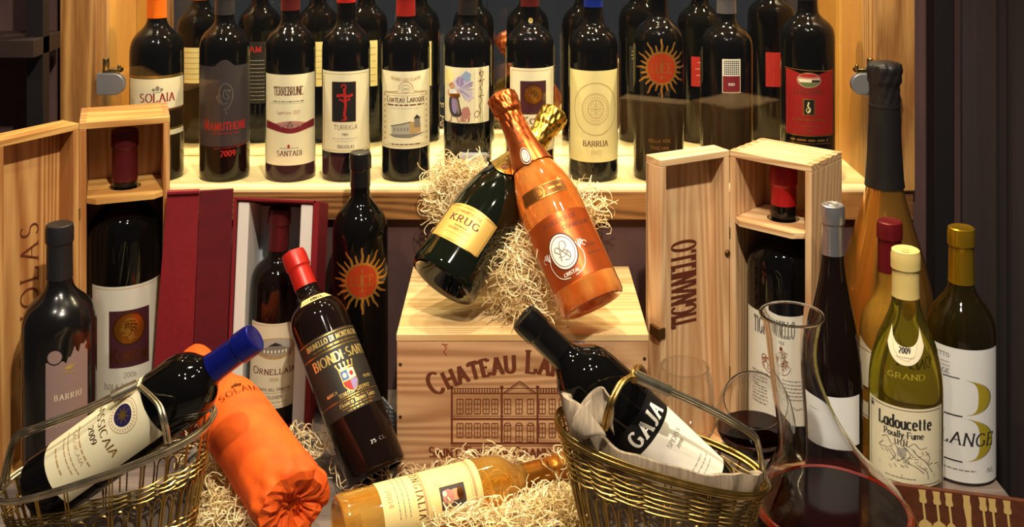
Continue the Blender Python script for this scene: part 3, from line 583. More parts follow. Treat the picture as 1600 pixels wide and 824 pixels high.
# 8 cream embossed
b = niche(927, 77, 'dark wine bottle with blue capsule and plain embossed buff label', capc=capm('blue', (24, 48, 150), .5), capy=10)
lb = b.label(890.5, 111, 964.5, 254, 'creamy'); A = b.art_px()
for rr, t in ((22, .9), (20, .6), (13, .9), (11.5, .5), (36, .5), (37, .5)): A.ring('tan', 931, 171, rr, rr * 1.12, t)
A.line('tan', [(931, 160), (931, 182)], 1); A.line('tan', [(921, 171), (941, 171)], 1)
for i in range(26): a_ = i * 2 * math.pi / 26; A.disc('tan', 931 + 16.6 * math.cos(a_), 171 + 18.5 * math.sin(a_), 1, 1.4, n=6)
for sx in (-1, 1):
    for sy in (-1, 1): A.ring('tan', 931 + 5 * sx, 171 + 5.5 * sy, 3, 3, .6)
A.text('brown', 'BARRUA', 931, 229, 8.5, 39, thick=.16); A.text('tan', '2007', 932, 241, 5.5, 17, thick=.12); put(A, lb, b); k = BL(b, 'creamy', .10, .178); put(backprint(b, .105, .175), k, b, math.pi)
# 9 sun
def sunart(A, cx, cy, r, rr):
    A.sun('sun', cx, cy, r * .98, rr, 24); A.ring('sun', cx, cy, r * 1.06, r * 1.1, r * .2, 1, 'sun_disc'); A.disc('sunred', cx, cy, r, r * 1.04, 2, 'sun_disc'); A.text('sun', 'LUCE', cx, cy + r * .34, r * .7, r * 1.4, layer=3, thick=.12, thin=.06); A.line('sun', [(cx, cy - r * .8), (cx, cy + r * .8)], r * .05, 3, 'sun_cross'); A.line('sun', [(cx - r * .25, cy + r * .62), (cx + r * .25, cy + r * .62)], r * .05, 3, 'sun_cross')
b = niche(1029, 78, 'dark wine bottle printed with a flaming sun, in the niche above the wooden lid', zs=.205, zn=.258, capc=capm('jet', (18, 16, 18), .1), capy=-8)
A = b.art_px(); sunart(A, 1034, 107, 22, 46); A.text('sun', 'DELLA VITE', 1031, 223, 4.5, 34, thick=.12); A.text('sun', 'TOSCANA', 1031, 234, 4.5, 28, thick=.12); put(A, b.root, b)
k = b.patch(-.03, .03, .09, .17, mat('dark_back_label', srgb(36, 32, 30), .4), 'back_label', ang=math.pi); A = backprint(b, .115, .165, 'creamy', 26, 8); A.rect('cream', -22, 100, -6, 112, 2, 'barcode')
for i in range(7): A.rect('black', -21 + i * 2.2, 101, -20 + i * 2.2, 111, 3, 'barcode')
put(A, k, b, math.pi)
# 10 small red and white square
b = niche(1135, 81, 'dark wine bottle with a small label half white pattern half crimson', capc=capm('pewter', (96, 90, 94), .4), capy=20, zs=.2)
lb = b.label(1129, 93, 1156, 145, 'wine'); A = b.art_px(); A.rect('white', 1129, 93, 1156, 119)
for j in range(7):
    for i in range(8): A.rect('black', 1131.2 + i * 3, 95 + j * 3.3, 1133.4 + i * 3, 97.2 + j * 3.3, 2, 'pattern')
A.frame('cream', 1129, 93, 1156, 145, .8); A.text('white', 'ISIO', 1143, 134, 4, 9, thick=.22, serif=False); put(A, lb, b)
k = BL(b, 'brightred', .10, .152); A = backprint(b, .105, .15, 'creamy', 24, 4); put(A, k, b, math.pi)
# 11 red label landscape
b = niche(1262, 83, 'dark wine bottle with red label and oval landscape, rightmost in the niche', capc=capm('jet', (18, 16, 18), .1), capy=0, zs=.215, zn=.262, rn=.0155)
lb = b.label(1229, 114, 1300, 212, 'red', shape=lambda t, v0, v1: (v0, v1 - .004 * math.cos((t - .5) * 6))); A = b.art_px(); A.line('gold', [(1227, 109), (1297, 112)], 1.2); A.line('gold', [(1229, 213), (1299, 213)], 1.2)
A.disc('gold', 1264, 126, 19.5, 12.5, 2); A.disc('rosy', 1264, 126, 18.5, 11.5, 3); A.poly('brightred', [(1249, 120), (1256, 116), (1270, 116), (1279, 120), (1270, 121), (1258, 121)], 4); A.poly('cream', [(1248, 124), (1280, 124), (1278, 129), (1250, 129)], 4); A.poly('green', [(1248, 130), (1280, 130), (1270, 136), (1258, 136)], 4); A.rect('charcoal', 1268, 125, 1280, 129, 5)
A.text('brown', 'LUZZANO', 1264, 148, 8, 46, thick=.18); A.rect('gold', 1255, 155, 1273, 181, 2); A.rect('black', 1256.5, 156.5, 1271.5, 179.5, 3); A.line('creamy', [(1264, 160), (1262, 166), (1266, 171), (1262, 177)], 2.2, 4); A.ring('creamy', 1263, 173, 3, 3.6, 1, 4)
A.words('gold', 1240, 1288, 188, 1.8); A.words('gold', 1252, 1278, 198, 1.2); A.text('gold', '2005', 1265, 206, 3, 9); put(A, lb, b)
A = b.art_px(); A.words('gold', 1236, 1292, 220, 3); A.line('gold', [(1232, 225), (1296, 225)], .7); put(A, b.root, b); BL(b, 'brightred', .1, .16)

# ================================================================== WOODEN WINE CRATE
CY = 1.40; kx = CY / F
cr = empty('wooden_wine_crate', (0, CY, 0)); tag(cr, 'pale pine wine crate with a branded mansion on its front, under two champagne bottles', 'crate')
cx0, cx1, cz = (620 - 800) * kx, (1013 - 800) * kx, .185; t = .011; CD = .245
fp = board('front_panel', cx0, cx1, 0, t, 0, cz - .0095, CRATE, cr); board('back_panel', cx0, cx1, CD - t, CD, 0, cz - .0095, CRATE, cr)
board('side_panel', cx0, cx0 + t, t, CD - t, 0, cz - .0095, CRATE, cr); board('side_panel', cx1 - t, cx1, t, CD - t, 0, cz - .0095, CRATE, cr); board('base_panel', cx0 + t, cx1 - t, t, CD - t, 0, .009, CRATE, cr)
for i in range(3):
    y0 = -.001 + (CD + .001) * i / 3; board('lid_plank', cx0 - .0005, cx1 + .0005, y0 + .0004, -.001 + (CD + .001) * (i + 1) / 3 - .0004, cz - .009, cz, CRATE_TOP, cr)
for (x, y) in ((625.5, 570), (625.5, 652), (1007, 561), (1007, 652)):
    p = at(x, y, CY); MB().lathe([(0, .0009), (.0018, .0007), (.0023, 0), (.002, -.001)], 12).build('nail', mat('nail_head', srgb(74, 56, 44), .5, .6), cr, smooth=40).matrix_local = Matrix.Translation((p.x, 0, p.z)) @ Matrix.Rotation(R(90), 4, 'X')
A = Art(lambda x, y: ((x - 800) * kx, CAMZ - (y + 200) * kx), kx)
A.text('burn', 'Chateau Laroque', 813, 582, 34, 278, small=True, caps=.76, thick=.23, thin=.08, arc=260, gap=.26)
X0, X1, XM0, XM1 = 706, 920, 784, 840
for x in (X0, XM0, XM1, X1): A.rect('burn', x - 1.6, 606, x + 1.6, 693, nm='facade'); A.rect('burn', x - 2.6, 603, x + 2.6, 608, nm='facade')
A.line('burn', [(704, 693), (922, 693)], 3, nm='facade'); A.line('burn', [(X0, 655), (X1, 655)], 3, nm='facade'); A.line('burn', [(X0, 607), (X1, 607)], 1.2, nm='facade'); A.line('burn', [(X0, 615), (X1, 615)], 1.6, nm='facade'); A.line('burn', [(X0, 650.5), (X1, 650.5)], .8, nm='facade')
A.line('burn', [(XM0 + 2, 615), (812, 596), (XM1 - 2, 615)], 1.8, nm='facade'); A.line('burn', [(XM0 + 8, 614), (812, 600), (XM1 - 8, 614)], .8, nm='facade'); A.line('burn', [(705, 697), (924, 697)], 1, nm='facade')
for a_, b_ in ((X0 + 3, XM0 - 3), (XM1 + 3, X1 - 3)):
    n = int((b_ - a_) / 4.2)
    for i in range(n): A.rect('burn', a_ + i * (b_ - a_) / n + .6, 608, a_ + i * (b_ - a_) / n + 2.6, 614.5, nm='balustrade')
def win(x0, y0, x1, y1, archd=False):
    A.frame('burn', x0, y0, x1, y1, 1.3, nm='facade_window'); A.line('burn', [((x0 + x1) / 2, y0), ((x0 + x1) / 2, y1)], 1, nm='facade_window')
    for i in (1, 2): yy = y0 + (y1 - y0) * i / 3; A.line('burn', [(x0, yy), (x1, yy)], .9, nm='facade_window')
    if archd: A.ring('burn', (x0 + x1) / 2, y0, (x1 - x0) / 2, 4, 1.3, nm='facade_window', a0=0, a1=180)
for i in range(5):
    for X in (714 + i * 13.6, 842.5 + i * 15.6): win(X, 624, X + 9.5, 647); win(X, 662, X + 9.5, 684)
for x in (788, 806, 824): win(x, 624, x + 10, 647); win(x, 665, x + 10, 691, True)
A.text('burn', 'Saint-Emilion Grand Cru Classe', 823, 714, 15, 304, small=True, caps=.84, thick=.2, thin=.07, gap=.26)
A.line('red', [(694, 540), (698, 544), (693, 550), (698, 556)], 1.4, nm='crayon_mark'); A.line('red', [(690, 538), (700, 539)], 1.2, nm='crayon_mark'); A.line('blue', [(898, 534), (903, 536), (908, 533), (914, 536)], 1.2, nm='crayon_mark'); A.line('blue', [(916, 540), (917, 551)], 1, nm='crayon_mark')
A.emit(fp, lambda u, v, e: (u, -e, v), .00015, flat=True)

# ================================================================== CHAMPAGNE BOTTLES
TG = 'bottles in front of the niche'
def foilrf(seed, H, amp=.0011):
    r_ = random.Random(seed); ph = [r_.uniform(0, 6.28) for _ in range(6)]
    sh = lambda x: 1 - 2 * abs((x / math.pi) % 2 - 1)
    def f(a, z, r):
        q = max(0, min(1, (z - (H - .062)) / .012)); return r + q * amp * (sh(6 * a + ph[0] + z * 70) * .55 + sh(11 * a + ph[1] - z * 190) * .5 + sh(17 * a + ph[2] + z * 260) * .35 + sh(z * 520 + 2 * math.sin(3 * a)) * .25) + .00015 * math.sin(3 * a + z * 200)
    return f
def prof_champ(r, H, zs, rn, a=.3, b=.35):
    p = [(0, .034), (.3 * r, .031), (.55 * r, .018), (.72 * r, .005), (.82 * r, .0008), (.88 * r, 0), (.95 * r, .0015), (.99 * r, .006), (r, .012), (r, zs)]
    p += bez((r, zs), (r, zs + a * (H - zs)), (rn * 1.25, H - .06 - b * (H - zs)), (rn, H - .055), 18)
    p += [(rn * .96, H - .034), (rn + .0022, H - .03), (rn + .0026, H - .02), (rn + .0034, H - .012), (rn + .003, H - .003), (rn * .7, H), (0, H)]
    return p
kb = Bottle('dark green champagne bottle with gold foil neck and shield label, leaning left on straw', TG, at(690, 442, 1.43), prof_champ(.049, .300, .105, .0155, .34, .28), GREENGLASS, .049, top=at(871, 172, 1.605), face=(-.32, -.9, .55), name='champagne_bottle')
GOLDF = mottled('gold_foil', srgb(232, 190, 92), srgb(206, 156, 58), 60, .26, metal=1, bump=.1)
COPF = mottled('copper_foil', srgb(190, 96, 44), srgb(160, 72, 30), 60, .3, metal=.85, bump=.1)
def foil(bt, z0, m, seed, point=0, n=110):
    H = bt.H; rf = foilrf(seed, H); vs = []; zs = [0, .06, .15, .3, .42] + [.5 + .02 * i for i in range(26)]
    b = MB(); g = []; rows = []
    for q in zs:
        row = []
        for k in range(n):
            a = 2 * math.pi * k / n; zlow = z0 - point * max(0, math.cos(a)) ** 6; z = zlow + (H + .0008 - zlow) * q; r = rf(a, z, bt.f(z) + .0022); row.append(len(vs)); vs.append((r * math.sin(a), -r * math.cos(a), z))
        rows.append(row)
    fs = [(a[k], a[(k + 1) % n], c[(k + 1) % n], c[k]) for a, c in zip(rows, rows[1:]) for k in range(n)]
    vs.append((0, 0, H + .0012)); fs += [(rows[-1][k], rows[-1][(k + 1) % n], len(vs) - 1) for k in range(n)]
    return b.add(vs, fs).build('foil', m, bt.root, smooth=60)
fo = foil(kb, .172, GOLDF, 3, .016)
MB().lathe([(kb.f(kb.H - .06) + .0012, kb.H - .066), (kb.f(kb.H - .06) + .0028, kb.H - .065), (kb.f(kb.H - .06) + .0028, kb.H - .062), (kb.f(kb.H - .06) + .0012, kb.H - .061)], 32).build('foil_band', GOLDF, kb.root, smooth=40)
A = kb.art_mm(); A.text('brown', 'KRUG', 0, 178, 5.5, 20, thick=.2); A.ring('brown', 0, 168, 6, 5, 1.2); A.disc('brown', 0, 168, 3.4, 3.4); A.words('brown', -8, 8, 159.5, 1.2); A.emit(fo, kb.mp(), .0027)
def shield(t, v0, v1):
    x = (t - .5) * 2; return (v0 - .006 * (1 - x * x), v1 - .004 * (1 - abs(x)) )
lb = kb.patch(-.041, .041, .040, .088, mat('gold_paper', srgb(206, 164, 84), .42, .3), shape=lambda t, v0, v1: (v0 - .004 * (1 - (2 * t - 1) ** 2), v1 + .003 * (1 - (2 * t - 1) ** 2)))
A = kb.art_mm(); A.text('brown', 'CHAMPAGNE', 0, 79, 4, 40, thick=.14, arc=160); A.text('maroon', 'KRUG', 0, 65, 9, 44, thick=.24, thin=.1, gap=.45); A.text('brown', 'GRANDE CUVEE', 0, 53, 3, 34, thick=.14); A.words('brown', -10, 10, 59.5, 1.2); A.words('tan', -18, 18, 48, 1); A.frame('bronze', -39, 38.5, 39, 87, .8); put(A, lb, kb)

cb = Bottle('copper-foiled rose champagne bottle with white oval emblem, crossing in front of the gold-necked one', TG, at(928, 478, 1.39), prof_champ(.0435, .310, .125, .0155, .3, .3), ROSE, .0435, top=at(784, 152, 1.545), face=(-.08, -1, .4), name='champagne_bottle')
cf_ = foil(cb, .195, COPF, 9, 0)
MB().lathe([(cb.f(cb.H - .06) + .0012, cb.H - .066), (cb.f(cb.H - .06) + .003, cb.H - .065), (cb.f(cb.H - .06) + .003, cb.H - .061), (cb.f(cb.H - .06) + .0012, cb.H - .06)], 32).build('foil_band', COPF, cb.root, smooth=40)
MB().box(-.0006, .0006, -.001, .001, 0, .05).build('foil_seam', COPF, cb.root).matrix_local = Matrix.Translation((.012, -.0165, .215)) @ Matrix.Rotation(R(6), 4, 'X')
A = cb.art_mm()
A.disc('brown', -4, 206, 12, 13.5, 1); A.disc('cream', -4, 206, 8, 9.5, 2); A.ring('brown', -4, 206, 5, 6, .8, 3); A.ring('brown', -3, 206, 3, 6, .8, 3); A.ring('cream', -4, 206, 11, 12.6, .6, 2)
A.text('brown', 'CRISTAL', -1, 226, 4, 20, thick=.2)
for q in ([(-2, 240), (2, 252), (-4, 258), (-6, 250), (2, 244)], [(2, 240), (-4, 250), (2, 258), (6, 250)]): A.line('brown', q, 1.2, 2, 'monogram')
A.emit(cf_, cb.mp(), .0027)
LAB_C = mat('copper_label', srgb(176, 78, 30), .35, .6)
nk = cb.patch(-.034, .034, .140, .158, mat('bronze_band', srgb(112, 66, 24), .35, .6), 'neck_band'); A = cb.art_mm(); A.disc('bronze', -6, 149, 9, 9.5, 2, n=8); A.ring('brown', -6, 149, 5, 6, 1.2, 3); A.line('gold', [(-34, 157), (34, 157)], .8); A.line('gold', [(-34, 141), (34, 141)], .8); A.words('gold', 8, 30, 149, 3); put(A, nk, cb)
lb = cb.patch(-.054, .054, .030, .112, LAB_C, shape=lambda t, v0, v1: (v0, v1 + .004 * math.sin(t * 3.14)))
A = cb.art_mm(); A.disc('brown', -8, 68, 19.5, 24, 1, 'emblem_oval'); A.disc('white', -8, 68, 17.5, 22, 2, 'emblem_oval'); A.ring('maroon', -8, 68, 15, 19, .8, 3, 'emblem_oval')
for q in ([(-14, 58), (-9, 78), (-3, 80), (-2, 73), (-10, 68)], [(-2, 58), (-8, 68), (-14, 76), (-18, 72), (-12, 66)], [(-9, 58), (-4, 56), (0, 62), (-6, 70)], [(-16, 64), (-8, 62), (0, 68)]): A.stroke('grey', [A.T(*p) for p in [(v.x, v.y) for v in catmull([(a, c, 0) for a, c in q], 6)]], .0014, .0006, 4, 'monogram')
A.text('brown', 'CHAMPAGNE', 24, 92, 5, 40, thick=.18); A.text('brown', 'ROEDERER', 4, 103, 5, 46, thick=.16); A.text('brown', 'REIMS', 30, 62, 4, 18, thick=.16); A.words('brown', 20, 44, 54, 1.4); A.text('white', 'CRISTAL', -8, 38.5, 4.2, 22, thick=.22)
for sx in (-1, 1):
    sp = [(-8 + sx * x, y) for x, y in ((4, 35), (14, 38), (21, 46), (24, 58), (22, 66), (26, 74), (29, 70))]; A.stroke('white', [A.T(v.x, v.y) for v in catmull([(a, c, 0) for a, c in sp], 6)], .0009, .0009, 4, 'scrollwork')
    for dx, dy in ((-3, 9), (1, 11), (5, 8)): A.line('white', [(-8 + sx * 22, 64), (-8 + sx * (22 + dx), 64 + dy)], 1.1, 4, 'scrollwork')
    A.ring('white', -8 + sx * 30, 68, 3, 3, .8, 4, 'scrollwork', 0, 270)
put(A, lb, cb)

# ================================================================== straw
def straw(name, label, blobs, seed, flat=False):
    r = random.Random(seed); b = MB()
    for (c, rad, n) in blobs:
        for _ in range(n):
            while True:
                q = Vector((r.uniform(-1, 1), r.uniform(-1, 1), r.uniform(-1, 1)))
                if q.length <= 1: break
            p = Vector(c) + Vector((q.x * rad[0], q.y * rad[1], q.z * rad[2])); d = Vector((r.gauss(0, 1), r.gauss(0, 1), r.gauss(0, .55))).normalized(); pts = []
            ax = Vector((r.gauss(0, 1), r.gauss(0, 1), r.gauss(0, 1))).normalized(); turn = r.uniform(-.55, .55); step = r.uniform(.003, .0075)
            for i in range(7):
                pts.append(p.copy()); d = Matrix.Rotation(turn * r.uniform(.4, 1.5), 3, ax) @ d; p = p + d * step
                if p.z < .0012: p.z = .0012; d.z = abs(d.z) * .3
                e = Vector(((p.x - c[0]) / (rad[0] * 1.2), (p.y - c[1]) / (rad[1] * 1.2), (p.z - c[2]) / (rad[2] * 1.2)))
                if e.length > 1: d = (d - e * .5).normalized()
            b.tube(pts, r.uniform(.0005, .00085), 3, caps=False)
    o = b.build(name, STRAW, smooth=60, normals=False); tag(o, label, 'straw', kind='stuff'); return o
Pz = lambda x, y, Y: tuple(at(x, y, Y))
straw('wood_straw', 'curly pale wood straw heaped behind and between the two champagne bottles', [(Pz(730, 280, 1.585), (.055, .022, .03), 420), (Pz(700, 325, 1.585), (.032, .02, .04), 200), (Pz(815, 425, 1.46), (.042, .05, .065), 900), (Pz(800, 350, 1.53), (.04, .045, .05), 250), (Pz(915, 320, 1.57), (.035, .02, .035), 130), (Pz(850, 478, 1.44), (.05, .035, .012), 160), (Pz(690, 300, 1.60), (.02, .015, .03), 70)], 11)
straw('wood_straw', 'pale wood straw on the table between left basket and orange bottle', [(Pz(345, 725, 1.36), (.045, .05, .05), 650), (Pz(370, 790, 1.27), (.045, .05, .02), 420), (Pz(310, 800, 1.30), (.04, .05, .012), 160)], 12)
straw('wood_straw', 'pale wood straw nest around the golden dessert wine bottle', [(Pz(770, 738, 1.375), (.085, .014, .022), 300), (Pz(885, 745, 1.345), (.03, .03, .03), 160), (Pz(868, 806, 1.235), (.052, .03, .022), 800), (Pz(790, 815, 1.22), (.09, .03, .012), 300), (Pz(600, 745, 1.37), (.07, .03, .006), 60), (Pz(480, 690, 1.42), (.05, .02, .012), 90)], 13)

# ================================================================== OPEN WOODEN BOXES
def wooden_box(label, lx, ly, yaw, W, D, H, lidang, LW, LD, wood_v, wood_x, shelf_z, t=.009, inner=None):
    r = empty('wooden_wine_box', (lx, ly, 0), (0, 0, yaw)); tag(r, label, 'box')
    board('side_panel', 0, t, 0, D, t, H - t, wood_v, r); board('side_panel', W - t, W, 0, D, t, H - t, wood_v, r)
    board('back_panel', t, W - t, D - .006, D, t, H - t, inner or wood_v, r); board('top_panel', 0, W, 0, D, H - t, H, wood_x, r); board('base_panel', 0, W, 0, D, 0, t, wood_x, r)
    # dividing board with a neck hole and clipped front corners
    sx0, sx1 = t + .0005, W - t - .0005; yf = -.012; hr = .0215; c = ((sx0 + sx1) / 2, D * .42); y1 = D - .007; c0 = .012
    outer = [(sx0, -.001), (sx0 + c0, yf), (sx1 - c0, yf), (sx1, -.001), (sx1, y1), (sx0, y1)]
    n = 36; inn = [(c[0] + hr * math.cos(2 * math.pi * k / n), c[1] + hr * math.sin(2 * math.pi * k / n)) for k in range(n)]
    def ray(a):
        best = None; dx, dy = math.cos(a), math.sin(a)
        for p, q in zip(outer, outer[1:] + outer[:1]):
            ex, ey = q[0] - p[0], q[1] - p[1]; den = dx * ey - dy * ex
            if abs(den) < 1e-9: continue
            tt = ((p[0] - c[0]) * ey - (p[1] - c[1]) * ex) / den; ss = ((p[0] - c[0]) * dy - (p[1] - c[1]) * dx) / den
            if tt > 0 and -1e-6 <= ss <= 1 + 1e-6 and (best is None or tt < best): best = tt
        return (c[0] + dx * best, c[1] + dy * best)
    angs = sorted([2 * math.pi * k / n for k in range(n)] + [math.atan2(p[1] - c[1], p[0] - c[0]) % (2 * math.pi) for p in outer]); m = len(angs); b = MB(); vs = []
    for z in (shelf_z, shelf_z + .007):
        vs += [(c[0] + hr * math.cos(a), c[1] + hr * math.sin(a), z) for a in angs]; vs += [(*ray(a), z) for a in angs]
    fs = []
    for k in range(m):
        j = (k + 1) % m; fs += [(k, j, m + j, m + k), (2 * m + k, 3 * m + k, 3 * m + j, 2 * m + j), (k, 2 * m + k, 2 * m + j, j), (m + k, m + j, 3 * m + j, 3 * m + k)]
    b.add(vs, fs).build('divider_board', wood_x, r)
    for i in range(5):   # finger joints on the top corners
        y = D * (i + .25) / 5
        for x in (0, W - t): MB().box(x, x + t, y, y + D / 10, H - .0004, H + .0004).build('finger_joint', mat('end_grain', srgb(176, 122, 78), .6), r)
    lid = MB().box(0, LW, -LD, -LD + .006, t, H - t).build('lid', wood_v, r, bevel=.0006); lid.rotation_euler = (0, 0, lidang - yaw)
    board('rim_board', 0, LW, -LD, 0, H - t, H, wood_x, lid); board('rim_board', 0, LW, -LD, 0, 0, t, wood_x, lid); board('rim_board', 0, t, -LD, 0, t, H - t, wood_v, lid); board('rim_board', LW - t, LW, -LD, 0, t, H - t, wood_v, lid)
    for z in (H * .72, H * .25):
        MB().tube([(.0, .0015, z - .008), (.0, .0015, z + .008)], .0022, 8).build('hinge', NICKEL, r, smooth=40)
    return r, lid
BG = 'bottles standing in opened wooden boxes'
# left box
yawK = math.atan2(.04, .11); KX, KY = -.584, 1.468
kbx, klid = wooden_box('open orange-toned pine box with lid swung out at the left end of the table', KX, KY, yawK, .117, .10, .441, R(-123.5), .117, .036, PINE_D, PINE_DX, .332, inner=PINE)  # paler fine-lined back panel, its lightness stands in for front light inside
A = Art(lambda x, y: (x, y), 1.0); A.text('burn', 'ARGIOLAS', .205, -.0125, .025, .215, thick=.12, thin=.05, gap=.45)
A.emit(klid, lambda u, v, e: (.054 + v, -.030 + e, u), .0003, flat=True)
px_ = lambda x, y: None
cK = Matrix.Rotation(yawK, 3, 'Z') @ Vector((.0585, .045, 0)) + Vector((KX, KY, 0))
mg = Bottle('large dark bottle with maroon capsule and bronze coin label, inside the left pine box', BG, (cK.x, cK.y, .0095), prof_bordeaux(.0478, .408, .262, .325, .0165, .7, .5), DGLASS, .0478)
mg.capsule(.338, capm('bordeaux', (84, 22, 26), .3))
lb = mg.label(147, 449, 249, 690, 'lightgrey'); lb.data.materials[0] = mat('pale_grey_paper', srgb(206, 202, 188), .6)
A = mg.art_px(); A.frame('tan', 150, 453, 246, 686, .8); A.rect('plum', 172, 487, 231, 576); medallion(A, 202, 516, 25); A.text('bronzedark', 'Korem', 202, 567, 20, 54, layer=3, small=True, thick=.18); A.text('grey', '2006', 203, 592, 8, 18, thick=.12); A.text('grey', 'Isola dei Nuraghi', 202, 609, 10, 76, small=True, thick=.14); A.words('grey', 178, 226, 616, 2); put(A, lb, mg)
# right box
TLX, TLY = .2955, 1.478; yawT = math.atan2(-.078, .0895)
tbx, tlid = wooden_box('open pale pine box with upright printed lid, right of the crate', TLX, TLY, yawT, .119, .092, .402, math.atan2(-.0525, -.1), .1137, .034, PINE, PINE_X, .306)
A = Art(lambda x, y: (x, y), 1.0); A.text('brown', 'TIGNANELLO', .2215, -.0205, .041, .114, thick=.24, thin=.03, gap=.28)
A.emit(tlid, lambda u, v, e: (.056 + v, -.028 + e, u), .0003, flat=True)
MB().box(-.003, .008, -.02, .002, .168, .182).build('clasp', mat('aged_brass', srgb(110, 76, 40), .4, .8), tlid, bevel=.001).location = (.110, 0, 0)
MB().lathe([(0, .002), (.003, .002), (.0045, 0), (.0045, -.001)], 12).build('clasp_stud', MATS['aged_brass'], tlid, smooth=40).matrix_local = Matrix.Translation((.004, .001, .263)) @ Matrix.Rotation(R(-90), 4, 'X')
cT = Matrix.Rotation(yawT, 3, 'Z') @ Vector((.0585, .042, 0)) + Vector((TLX, TLY, 0))
tg = Bottle('large dark bottle with red capsule and white text label, inside the right pine box', BG, (cT.x, cT.y, .0095), prof_bordeaux(.0478, .372, .235, .298, .0165, .7, .5), DGLASS, .0478, yaw=R(-8))
tg.capsule(.322, capm('crimson', (166, 22, 26), .2))
lb = tg.patch(-.055, .055, .045, .188, mat('white_paper', srgb(226, 220, 204), .6)); A = tg.art_mm(); A.text('black', 'TIGNANELLO', -7, 160, 21, 58, thick=.2, thin=.03, gap=.36); A.text('grey', '2008', -4, 151, 4, 14)
for i in range(26):
    a_ = rnd.uniform(0, 6.28); q = rnd.uniform(4, 16); A.ring('copper', -4 + q * math.cos(a_), 128 + q * .9 * math.sin(a_), rnd.uniform(2, 4), rnd.uniform(2, 4), 1.1, 2, 'crest', 0, 250)
A.disc('copper', -4, 145, 4, 3); A.ring('copper', -4, 128, 20, 18, .9, 2, 'crest', 200, 340)
for i in range(9): A.words('grey', -40, -14, 108 - i * 5, 1.5)
for i in range(6): A.words('grey', -6, 36, 104 - i * 5, 1.5)
A.line('grey', [(8, 66), (14, 69), (20, 66), (30, 68)], 1, 2, 'signature'); put(A, lb, tg)

# ================================================================== RED GIFT BOX
GX, GY = -.402, 1.52; GH = .326
gb = empty('gift_box', (GX, GY, 0), (0, R(2.4), 0)); tag(gb, 'open dark red presentation box with white padding round a bottle', 'box')
W, D, t = .119, .086, .004
GB = GH - .030
def slope(o, drop=.030):
    for v in o.data.vertices:
        if v.co.z > .2: v.co.z -= drop * v.co.y / D
    return o
board('back_panel', 0, W, D - t, D, 0, GB, REDBOX, gb); slope(board('side_panel', 0, t, 0, D - t, 0, GH, REDBOX, gb)); slope(board('side_panel', W - t - .004, W, 0, D - t, 0, GH, REDBOX, gb)); slope(board('top_panel', t, W - t, 0, D - t, GH - t, GH, REDBOX, gb)); board('base_panel', t, W - t, 0, D - t, 0, t, REDBOX, gb)
slope(board('padding', t + .001, .021, .004, D - t, t, GH - t - .001, WHITEPAD, gb, .002)); slope(board('padding', W - .026, W - .0085, .004, D - t, t, GH - t - .001, WHITEPAD, gb, .002)); board('lining', .0215, W - .0265, D - .008, D - t, t, GB - t - .001, BLUEGREY, gb)
def wallpanel(name, p0, p1, z0, z1, dbot, m, parent, th=.004):
    d = Vector((p1[0] - p0[0], p1[1] - p0[1])).normalized(); nrm = Vector((-d.y, d.x)) * th; b = MB(); v = []
    for (p, dx) in ((p0, 0), (p1, dbot)):
        for z in (z0, z1):
            for s_ in (0, 1): v.append((p[0] + s_ * nrm.x + (dx if z == z0 else 0), p[1] + s_ * nrm.y, z))
    b.add(v, [(0, 1, 3, 2), (4, 6, 7, 5), (0, 2, 6, 4), (1, 5, 7, 3), (0, 4, 5, 1), (2, 3, 7, 6)]); return b.build(name, m, parent, bevel=.0006)
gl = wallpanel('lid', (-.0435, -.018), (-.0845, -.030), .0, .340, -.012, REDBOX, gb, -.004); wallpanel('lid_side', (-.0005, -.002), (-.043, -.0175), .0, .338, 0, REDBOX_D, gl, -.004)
wallpanel('lid_rim', (-.0435, -.0185), (-.0845, -.0305), .336, .340, 0, REDBOX, gl, .004)
M_ = Matrix.Rotation(R(2.4), 3, 'Y'); bb = Vector((GX, GY, 0)) + M_ @ Vector((.0575, .036, t)); tt = Vector((GX, GY, 0)) + M_ @ Vector((.0575, .036, .3))
ob = Bottle('dark bottle with cream engraved label standing in the red presentation box', TG, bb, prof_bordeaux(.0362, .298, .190, .238, .0142, .74, .45), DGLASS2, .0362, top=tt, face=(.25, -1, 0))
ob.capsule(.240, capm('bordeaux', (110, 20, 28), .4)); lb = ob.patch(-.040, .040, .028, .147, mat('cream_paper', srgb(222, 208, 176), .6)); A = ob.art_mm()
A.frame('tan', -37, 31, 37, 144, .5); A.disc('tan', 0, 112, 30, 15, 1); A.disc('lightgrey', 2, 114, 24, 12, 2); A.poly('grey', [(-20, 110), (-8, 116), (8, 116), (22, 110), (22, 105), (-20, 105)], 3); A.poly('charcoal', [(-10, 116), (0, 121), (10, 116)], 4)
for i in range(7): A.rect('cream', -16 + i * 5, 106, -13.5 + i * 5, 110, 4)
for i in range(24): A.line('grey', [(-28 + i * 2.3, 100 + rnd.uniform(-1, 2)), (-27 + i * 2.3, 104 + rnd.uniform(0, 2))], .6, 4)
A.text('brown', 'Ornellaia', 0, 76, 9.5, 62, small=True, thick=.14); A.text('tan', '2006', 0, 67, 4, 12); A.text('brown', 'Tenuta dell Ornellaia', 0, 53, 4.5, 48, small=True, thick=.14); A.line('tan', [(-34, 50), (34, 50)], .5); A.text('brown', 'BOLGHERI', 0, 42, 4, 24, thick=.14); A.words('tan', -22, 22, 37, 1); put(A, lb, ob)
A = ob.art_mm(); A.words('gold', 2, 9, 246, 1.6); put(A, ob.root, ob)

